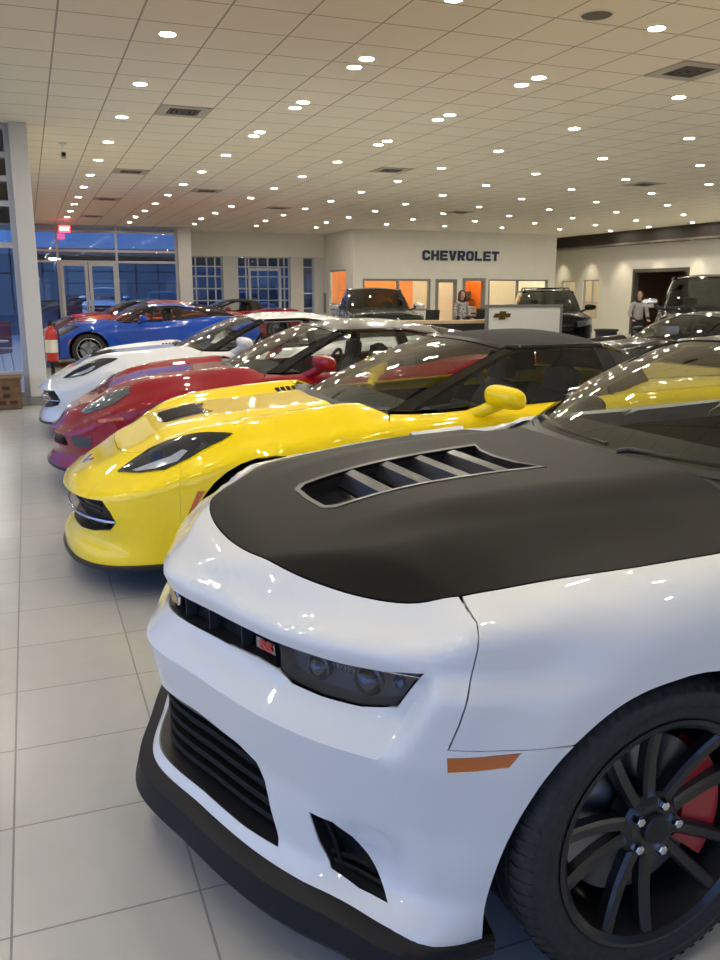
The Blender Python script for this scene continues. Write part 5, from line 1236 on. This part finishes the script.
# ------------------------------------------------------------------ desk area
WOODT = noisy('light wood edge', (.50,.36,.20), (.56,.42,.25), 6, .5)
DESKD = mat('dark desk front', (.020,.018,.017), .45)
t = tag(empty('reception_desk', (9.2, 17.9, 0)), 'curved dark reception desk with pale wood top in front of the woman', 'desk')
def arc(r, a0, a1, n=24): return [(math.cos(R(a0+(a1-a0)*k/n))*r, math.sin(R(a0+(a1-a0)*k/n))*r) for k in range(n+1)]
ro = [(-1.35+2.7*k/24, -.55+.0+.42*(((k-12)/12)**2)) for k in range(25)]
def ribbon(name, m, pts, th, z0, z1, par, bev=0):
    P = pts+[(x, y+th) for x, y in reversed(pts)]; return MB().prism(P, lambda p: (p[0], p[1], z0), lambda p: (p[0], p[1], z1)).build(name, m, par, smooth=False, bevel=bev)
ribbon('desk_front', DESKD, ro, .08, 0, .80, t); ribbon('counter_top', WOODT, [(x*1.03, y-.05) for x, y in ro], .42, .80, .87, t, .006)
ribbon('work_surface', mat('desk top', (.10,.06,.04), .5), [(x*.9, y+.34) for x, y in ro], .45, .66, .69, t)
t = tag(empty('badge_screen', (10.55, 16.9, 0), 0), 'low white partition with grey frame and gold cross badge', 'partition')
MB().box(-.93,.96,-.02,.02,.12,1.16).build('white_panel', mat('screen white', (.62,.61,.57), .5), t, smooth=False)
MB().box(-.99,-.93,-.04,.04,0,1.22).box(.96,1.02,-.04,.04,0,1.22).box(-.93,.96,-.04,.04,1.16,1.22).box(-.93,.96,-.04,.04,.06,.12).build('screen_frame', mat('screen frame', (.20,.20,.19), .4, .3), t, smooth=False)
bowtie('badge', t, frame((-.58,-.022,.985), (1,0,0), (0,0,1)), .24)
t = tag(empty('desk_monitor', (10.2, 18.0, .692), R(170)), 'small black monitor on the desk beside the woman', 'monitor')
MB().box(-.24,.24,-.02,.02,.12,.42).build('screen', GLOSSBLACK, t, smooth=False, bevel=.006); MB().tube([(0,.03,.0),(0,.03,.2)], .02, 8).build('stand', BLACKTRIM, t); MB().box(-.12,.12,-.06,.10,.002,.014).build('base', BLACKTRIM, t, smooth=False)
t = tag(empty('office_printer', (15.42, 28.6, .0)), 'white printer on a dark stand in the orange niche', 'printer')
MB().box(-.3,.3,-.25,.25,0,.62).build('stand', mat('printer stand', (.05,.045,.04), .5), t, smooth=False, bevel=.01); MB().box(-.24,.24,-.2,.2,.62,.98).build('printer_body', mat('printer white', (.62,.62,.60), .4), t, smooth=False, bevel=.02); MB().box(-.2,.2,-.23,-.2,.70,.74).build('paper_slot', BLACKTRIM, t, smooth=False)
t = tag(empty('wall_shelf', (15.3, 29.1, 0)), 'shelf of dark equipment across the orange niche', 'shelf')
MB().box(-.55,.5,-.25,.18,1.18,1.22).build('shelf_board', BLACKTRIM, t, smooth=False)
for x, w, h, m in ((-.28,.34,.34, GLOSSBLACK), (.20,.40,.30, mat('grey box', (.10,.10,.10), .5))):
    t2 = tag(empty('electronics_box', (15.3+x, 29.05, 1.222)), 'black screen on the niche shelf, left one' if x < 0 else 'grey box on the niche shelf, right one', 'equipment')
    MB().box(-w/2,w/2,-.15,.10,0,h).build('casing', m, t2, smooth=False, bevel=.01); MB().box(-w/2+.03,w/2-.03,-.153,-.15,.03,h-.03).build('face', mat('dim screen', (.10,.13,.12), .2), t2, smooth=False)
def office_chair(name, label, x, y, rz, m):
    t = tag(empty(name, (x, y, 0), R(rz)), label, 'chair')
    MB().box(-.24,.24,-.24,.24,.45,.52).build('seat', m, t, smooth=False, bevel=.03)
    G = [[(-.22+.44*i/6, .24+.05*math.cos((i-3)/3)*-1+.04*j/4, .58+.5*j/4) for i in range(7)] for j in range(5)]; MB().grid(G).build('seat_back', m, t, solid=.03)
    MB().tube([(0,0,.45),(0,0,.10)], .03, 8).build('post', CHROME, t)
    for k in range(5):
        a = 2*math.pi*k/5; MB().tube([(0,0,.11),(math.cos(a)*.28,math.sin(a)*.28,.06)], .018, 6).build('base_arm', BLACKTRIM, t); MB().lathe([(.001,-.012),(.03,-.012),(.03,.012),(.001,.012)], (math.cos(a)*.28,math.sin(a)*.28,.03), 10).build('caster', BLACKTRIM, t)
    for s in (-1, 1): MB().tube([(.24*s,.10,.48),(.28*s,.10,.66),(.28*s,-.16,.68)], .016, 6).build('armrest', CHROME, t)
office_chair('office_chair', 'chrome armed office chair at the left end of the reception desk', 8.95, 18.72, 200, mat('chair black', (.02,.02,.02), .6))
t = tag(empty('waste_bin', (9.5, 12.5, 0), 0, (.75,.75,.86)), 'black open bin standing beyond the yellow convertible', 'bin')
MB().lathe([(.001,0),(.19,0),(.25,.95),(.265,.96),(.265,.99),(.24,.99),(.18,.03),(.001,.03)], (0,0,0), 28, axis='z').build('bin_body', mat('bin black', (.015,.015,.015), .5), t)
MB().lathe([(.262,.955),(.285,.965),(.285,1.0),(.262,.99)], (0,0,0), 28, axis='z').build('rim', mat('bin black', (.015,.015,.015), .5), t)
# outdoor furniture behind the near glazing
t = tag(empty('patio_table', (-.75, 15.2, -.02)), 'small round metal table outside the left window', 'table')
MB().lathe([(.001,.72),(.42,.72),(.42,.74),(.001,.74)], (0,0,0), 28, axis='z').build('table_top', mat('patio metal', (.25,.27,.30), .4, .5), t)
for k in range(3): a = 2*math.pi*k/3; MB().tube([(math.cos(a)*.3,math.sin(a)*.3,0),(math.cos(a)*.06,math.sin(a)*.06,.35),(math.cos(a)*.25,math.sin(a)*.25,.72)], .014, 6).build('leg', mat('patio metal', (.25,.27,.30), .4, .5), t)
t = tag(empty('patio_chair', (-.62, 16.9, -.02), R(-20)), 'maroon padded metal chair outside the left window', 'chair')
MAR = mat('maroon fabric', (.10,.012,.03), .7)
MB().box(-.24,.24,-.24,.24,.42,.50).build('seat', MAR, t, smooth=False, bevel=.02); MB().box(-.24,.24,.20,.27,.52,1.0).build('seat_back', MAR, t, smooth=False, bevel=.025)
for sx in (-1,1):
    for sy in (-1,1): MB().tube([(.21*sx,.21*sy,.44),(.25*sx,.25*sy,0)], .012, 6).build('leg', mat('patio metal', (.25,.27,.30), .4, .5), t)
# ------------------------------------------------------------------ people
def person(name, label, x, y, rz, h, shirt, pants, hairc, long=True, arms=None):
    s = h/1.7; t = tag(empty(name, (x, y, 0), R(rz), (s, s, s)), label, 'person')
    V = [(0,0,.95),(0,0,1.12),(0,.0,1.30),(0,0,1.42),(0,-.01,1.50),(.09,0,.90),(.10,-.02,.50),(.10,.02,.08),(.10,-.12,.04),(-.09,0,.90),(-.10,-.02,.50),(-.10,.02,.08),(-.10,-.12,.04),
         (.17,0,1.38),(.24,-.02,1.12),(.20,-.20,.98),(-.17,0,1.38),(-.24,-.02,1.12),(-.20,-.20,.98)]
    E_ = [(0,1),(1,2),(2,3),(3,4),(0,5),(5,6),(6,7),(7,8),(0,9),(9,10),(10,11),(11,12),(3,13),(13,14),(14,15),(3,16),(16,17),(17,18)]
    RR = [(.14,.11),(.115,.09),(.14,.10),(.10,.07),(.05,.05),(.09,.09),(.06,.06),(.045,.045),(.045,.03),(.09,.09),(.06,.06),(.045,.045),(.045,.03),(.055,.055),(.042,.042),(.03,.026),(.055,.055),(.042,.042),(.03,.026)]
    def skin(nm, V, E_, RR, m, par, lv=2):
        me = bpy.data.meshes.new(nm); me.from_pydata(V, E_, []); o = bpy.data.objects.new(nm, me); col.objects.link(o); o.parent = par
        md = o.modifiers.new('k', 'SKIN'); md.use_smooth_shade = True
        for i, r in enumerate(RR): me.skin_vertices[0].data[i].radius = r
        me.skin_vertices[0].data[0].use_root = True
        b = o.modifiers.new('s', 'SUBSURF'); b.levels = lv; b.render_levels = lv; me.materials.append(m); return o
    SK = mat('skin', (.50,.30,.21), .5)
    b = skin('body', V, E_, RR, pants, t)
    def vest():
        return skin('blouse', [(0,0,.93),(0,0,1.12),(0,.0,1.30),(0,0,1.41),(.17,0,1.38),(.24,-.02,1.12),(.215,-.13,1.03),(-.17,0,1.38),(-.24,-.02,1.12),(-.215,-.13,1.03)], [(0,1),(1,2),(2,3),(3,4),(4,5),(5,6),(3,7),(7,8),(8,9)], [(.155,.125),(.13,.105),(.155,.115),(.10,.08),(.065,.065),(.052,.052),(.042,.042),(.065,.065),(.052,.052),(.042,.042)], shirt, b)
    vest()
    # head with face
    H = MB(); rows = []
    for i in range(17):
        v = i/16; th_ = math.pi*v; rr = math.sin(th_); zz = 1.605+.115*math.cos(th_); w = .072*(1 if v < .55 else 1-.35*((v-.55)/.45)**1.3)
        row = []
        for j in range(25):
            a = 2*math.pi*j/24; px_, py_ = math.cos(a)*rr*w, math.sin(a)*rr*.092
            if py_ < 0:
                if abs(px_) < .016 and .50 < v < .66: py_ -= .018*sstep(.48,.62,v)
                if .42 < v < .50 and .012 < abs(px_) < .05: py_ += .007
                if .68 < v < .74 and abs(px_) < .03: py_ -= .005
            row.append((px_, py_-.012, zz))
        rows.append(row)
    hd = H.grid(rows).build('head', SK, b, merge=.0005, auto=80, subsurf=1)
    for sx in (-1, 1):
        MB().lathe([(.001,-.009),(.007,-.006),(.009,0),(.001,.006)], (.028*sx, -.092, 1.615), 10).build('eye', mat('eye', (.04,.03,.03), .2), hd)
        MB().lathe([(.001,-.012),(.012,-.010),(.018,.004),(.001,.008)], (.074*sx, 0, 1.60), 10, axis='x').build('ear', SK, hd)
        # hand: palm, four fingers and a thumb
        hx, hy, hz = .20*sx, -.20, .98
        hb = skin('hand', [(hx,hy,hz),(hx*.98,hy-.045,hz-.005)]+[p for k in range(4) for p in ((hx+(-.027+.018*k)*sx,hy-.075,hz-.006),(hx+(-.029+.019*k)*sx,hy-.105+.006*abs(k-1.5),hz-.018),(hx+(-.029+.019*k)*sx,hy-.122+.010*abs(k-1.5),hz-.036))]+[(hx-.035*sx,hy-.035,hz-.01),(hx-.052*sx,hy-.062,hz-.018)],
            [(0,1)]+[e_ for k in range(4) for e_ in ((1,2+3*k),(2+3*k,3+3*k),(3+3*k,4+3*k))]+[(0,14),(14,15)], [(.024,.018),(.032,.013)]+[(.0085,.0085)]*12+[(.011,.010),(.009,.009)], SK, b, 1)
    MB().tube([(-.018,-.098,1.555),(0,-.104,1.553),(.018,-.098,1.555)], .004, 6).build('mouth', mat('lips', (.36,.10,.09), .5), hd)
    MB().tube([(0,-.005,1.44),(0,-.012,1.53)], .047, 12).build('neck', SK, b)
    hm = mat('hair %s' % label[:6], hairc, .55); rows = []
    for i in range(15):
        v = i/14; row = []
        for j in range(19):
            a = R(-35)+R(250)*j/18; L_ = (.40 if long else .13)
            if v < .5: th_ = math.pi*v; px_, py_, zz = math.cos(a)*math.sin(th_)*.090, math.sin(a)*math.sin(th_)*.105, 1.62+.125*math.cos(th_)
            else: u = (v-.5)*2; px_, py_, zz = math.cos(a)*(.090+.02*math.sin(u*2.5)), math.sin(a)*(.105-.01*u), 1.62-L_*u*(1-.25*abs(math.cos(a))*0)
            row.append((px_+.004*math.sin(j*2.3+i), py_, zz))
        rows.append(row)
    MB().grid(rows).build('hair', hm, hd, solid=.012, auto=80)
    for sx in (-1, 1): MB().box(.10*sx-.045, .10*sx+.045, -.17, .07, 0, .075).build('shoe', BLACKTRIM, b, bevel=.02)
    return t
BLOUSE = noisy('patterned white blouse', (.10,.10,.11), (.66,.62,.58), 24, .8)
person('person', 'woman with long auburn hair and patterned white blouse behind the desk', 9.93, 18.75, 8, 1.50, BLOUSE, mat('dark trousers', (.02,.02,.025), .7), (.11,.025,.012))
person('person', 'person in pale grey top and dark trousers beyond the black pickup', 13.3, 16.35, -20, 1.50, mat('pale grey shirt', (.38,.36,.34), .8), mat('dark trousers', (.02,.02,.025), .7), (.02,.015,.012), long=False)
# ------------------------------------------------------------------ the vehicles
build_camaro()
YP = paint('yellow paint', (.97,.71,.003)); SOFT = noisy('black canvas', (.014,.013,.012), (.020,.018,.017), 120, .85, bump=.1)
vet('sports_convertible', 'bright yellow sports car with a black soft top behind the white coupe', (.11, 4.88, -2.5), 1.03, YP, SOFT, GLOSSBLACK, 'c7', step=.028, soft=True, zsc=1.02)
RP = paint('deep red paint', (.27,.002,.010), 0., .4)
ROOFR = mat('dark brown black roof', (.020,.016,.015), .25, coat=.8)
vet('sports_car', 'deep red sports car with a black roof between the yellow and the white one', (.08, 7.22, -4.5), 1.03, RP, ROOFR, GLOSSBLACK, 'c6', step=.035, zsc=1.03)
vet('sports_car', 'white sports car with a white roof and black windscreen pillars in the row', (.05, 10.0, -4.5), 1.07, WHITE, WHITE, GLOSSBLACK, 'c7', step=.04, zsc=1.03)
BP = paint('bright blue paint', (.004,.065,.46), 0., .4)
OP = paint('orange red paint', (.55,.06,.015), .1, .3)
vet('sports_car', 'bright blue sports car with silver wheels near the far glass doors', (.14, 18.95, -1), 1.03, BP, BP, GLOSSBLACK, 'c7', step=.055, far=True)
vet('sports_car', 'orange red sports car just behind the blue one', (.40, 21.5, -1), 1.06, OP, OP, GLOSSBLACK, 'c7', step=.07, far=True)
vet('sports_car', 'dark red sports car farthest back by the glass doors', (.30, 24.2, -1), 1.06, paint('dark red paint', (.25,.01,.01)), GLOSSBLACK, GLOSSBLACK, 'c7', step=.07, far=True)
vet('sports_convertible', 'red sports car with a black soft top in front of the gridded windows', (3.45, 26.75, -1), 1.04, paint('dark red paint', (.25,.01,.01)), SOFT, GLOSSBLACK, 'c7', step=.07, far=True, soft=True)
BK = mat('black paint', (.002,.002,.0025), .15, 0, .12, spec=.18)
vet('sports_car', 'black sports car behind the white coupe windscreen on the right', (6.45, 9.4, 0), 1.0, BK, BK, GLOSSBLACK, 'c7', step=.055, far=True)
utility('pickup_truck', 'dark green black pickup facing the room in front of the orange windows', (8.2, 19.2, 76), 1.0, .885, paint('black green paint', (.008,.014,.012)), 'pickup')
utility('suv', 'black sport utility vehicle with roof rack behind the white partition', (12.3, 18.2, 62), .98, .93, BK, 'suv', roofrack=True)
utility('pickup_truck', 'black pickup with chrome mirrors at the right edge of the picture', (10.85, 11.3, 50), 1.0, 1.0, BK, 'pickup')
utility('pickup_truck', 'white pickup parked outside beyond the glass doors', (3.3, 43, 80), .95, .95, WHITE, 'pickup', step=.12)
utility('parked_car', 'dark blue car parked outside right of the white pickup', (6.4, 43, 85), 1.0, .9, paint('dusk blue paint', (.02,.03,.06)), 'suv', step=.14)
utility('parked_car', 'grey car parked outside behind the gridded windows', (11.5, 44, 95), 1.0, .9, paint('grey car paint', (.10,.11,.12)), 'suv', step=.14)
t = tag(empty('neighbour_building', (0, 80, 0)), 'long dark building across the car park', 'building')
MB().box(-30, 40, 0, 12, -.06, 4.6).build('wall', mat('dark facade', (.03,.035,.045), .8), t, smooth=False); MB().box(-31, 41, -1, 12, 4.6, 5.2).build('roof_edge', mat('facade band', (.07,.075,.085), .6), t, smooth=False)
for k in range(10): MB().box(-27+6.5*k, -24+6.5*k, -.05, 0, .8, 2.6).build('window', mat('dim lit window', (.02,.025,.035), .3, emit=(.3,.4,.7), es=.02), t, smooth=False)
t = tag(empty('street_lamp', (1.65, 52, 0)), 'bright lamp on a pole in the car park', 'street lamp')
MB().tube([(0,0,-.06),(0,0,3.4)], .07, 8).build('pole', BLACKTRIM, t); MB().box(-.35,.35,-.2,.2,3.35,3.55).build('lamp_head', BLACKTRIM, t, smooth=False); MB().box(-.22,.22,-.24,-.2,3.15,3.33).box(-.3,.3,-.2,.2,3.33,3.35).build('lamp_glow', mat('cool lamp', (1,1,1), .5, emit=(.85,.92,1), es=14), t, smooth=False)
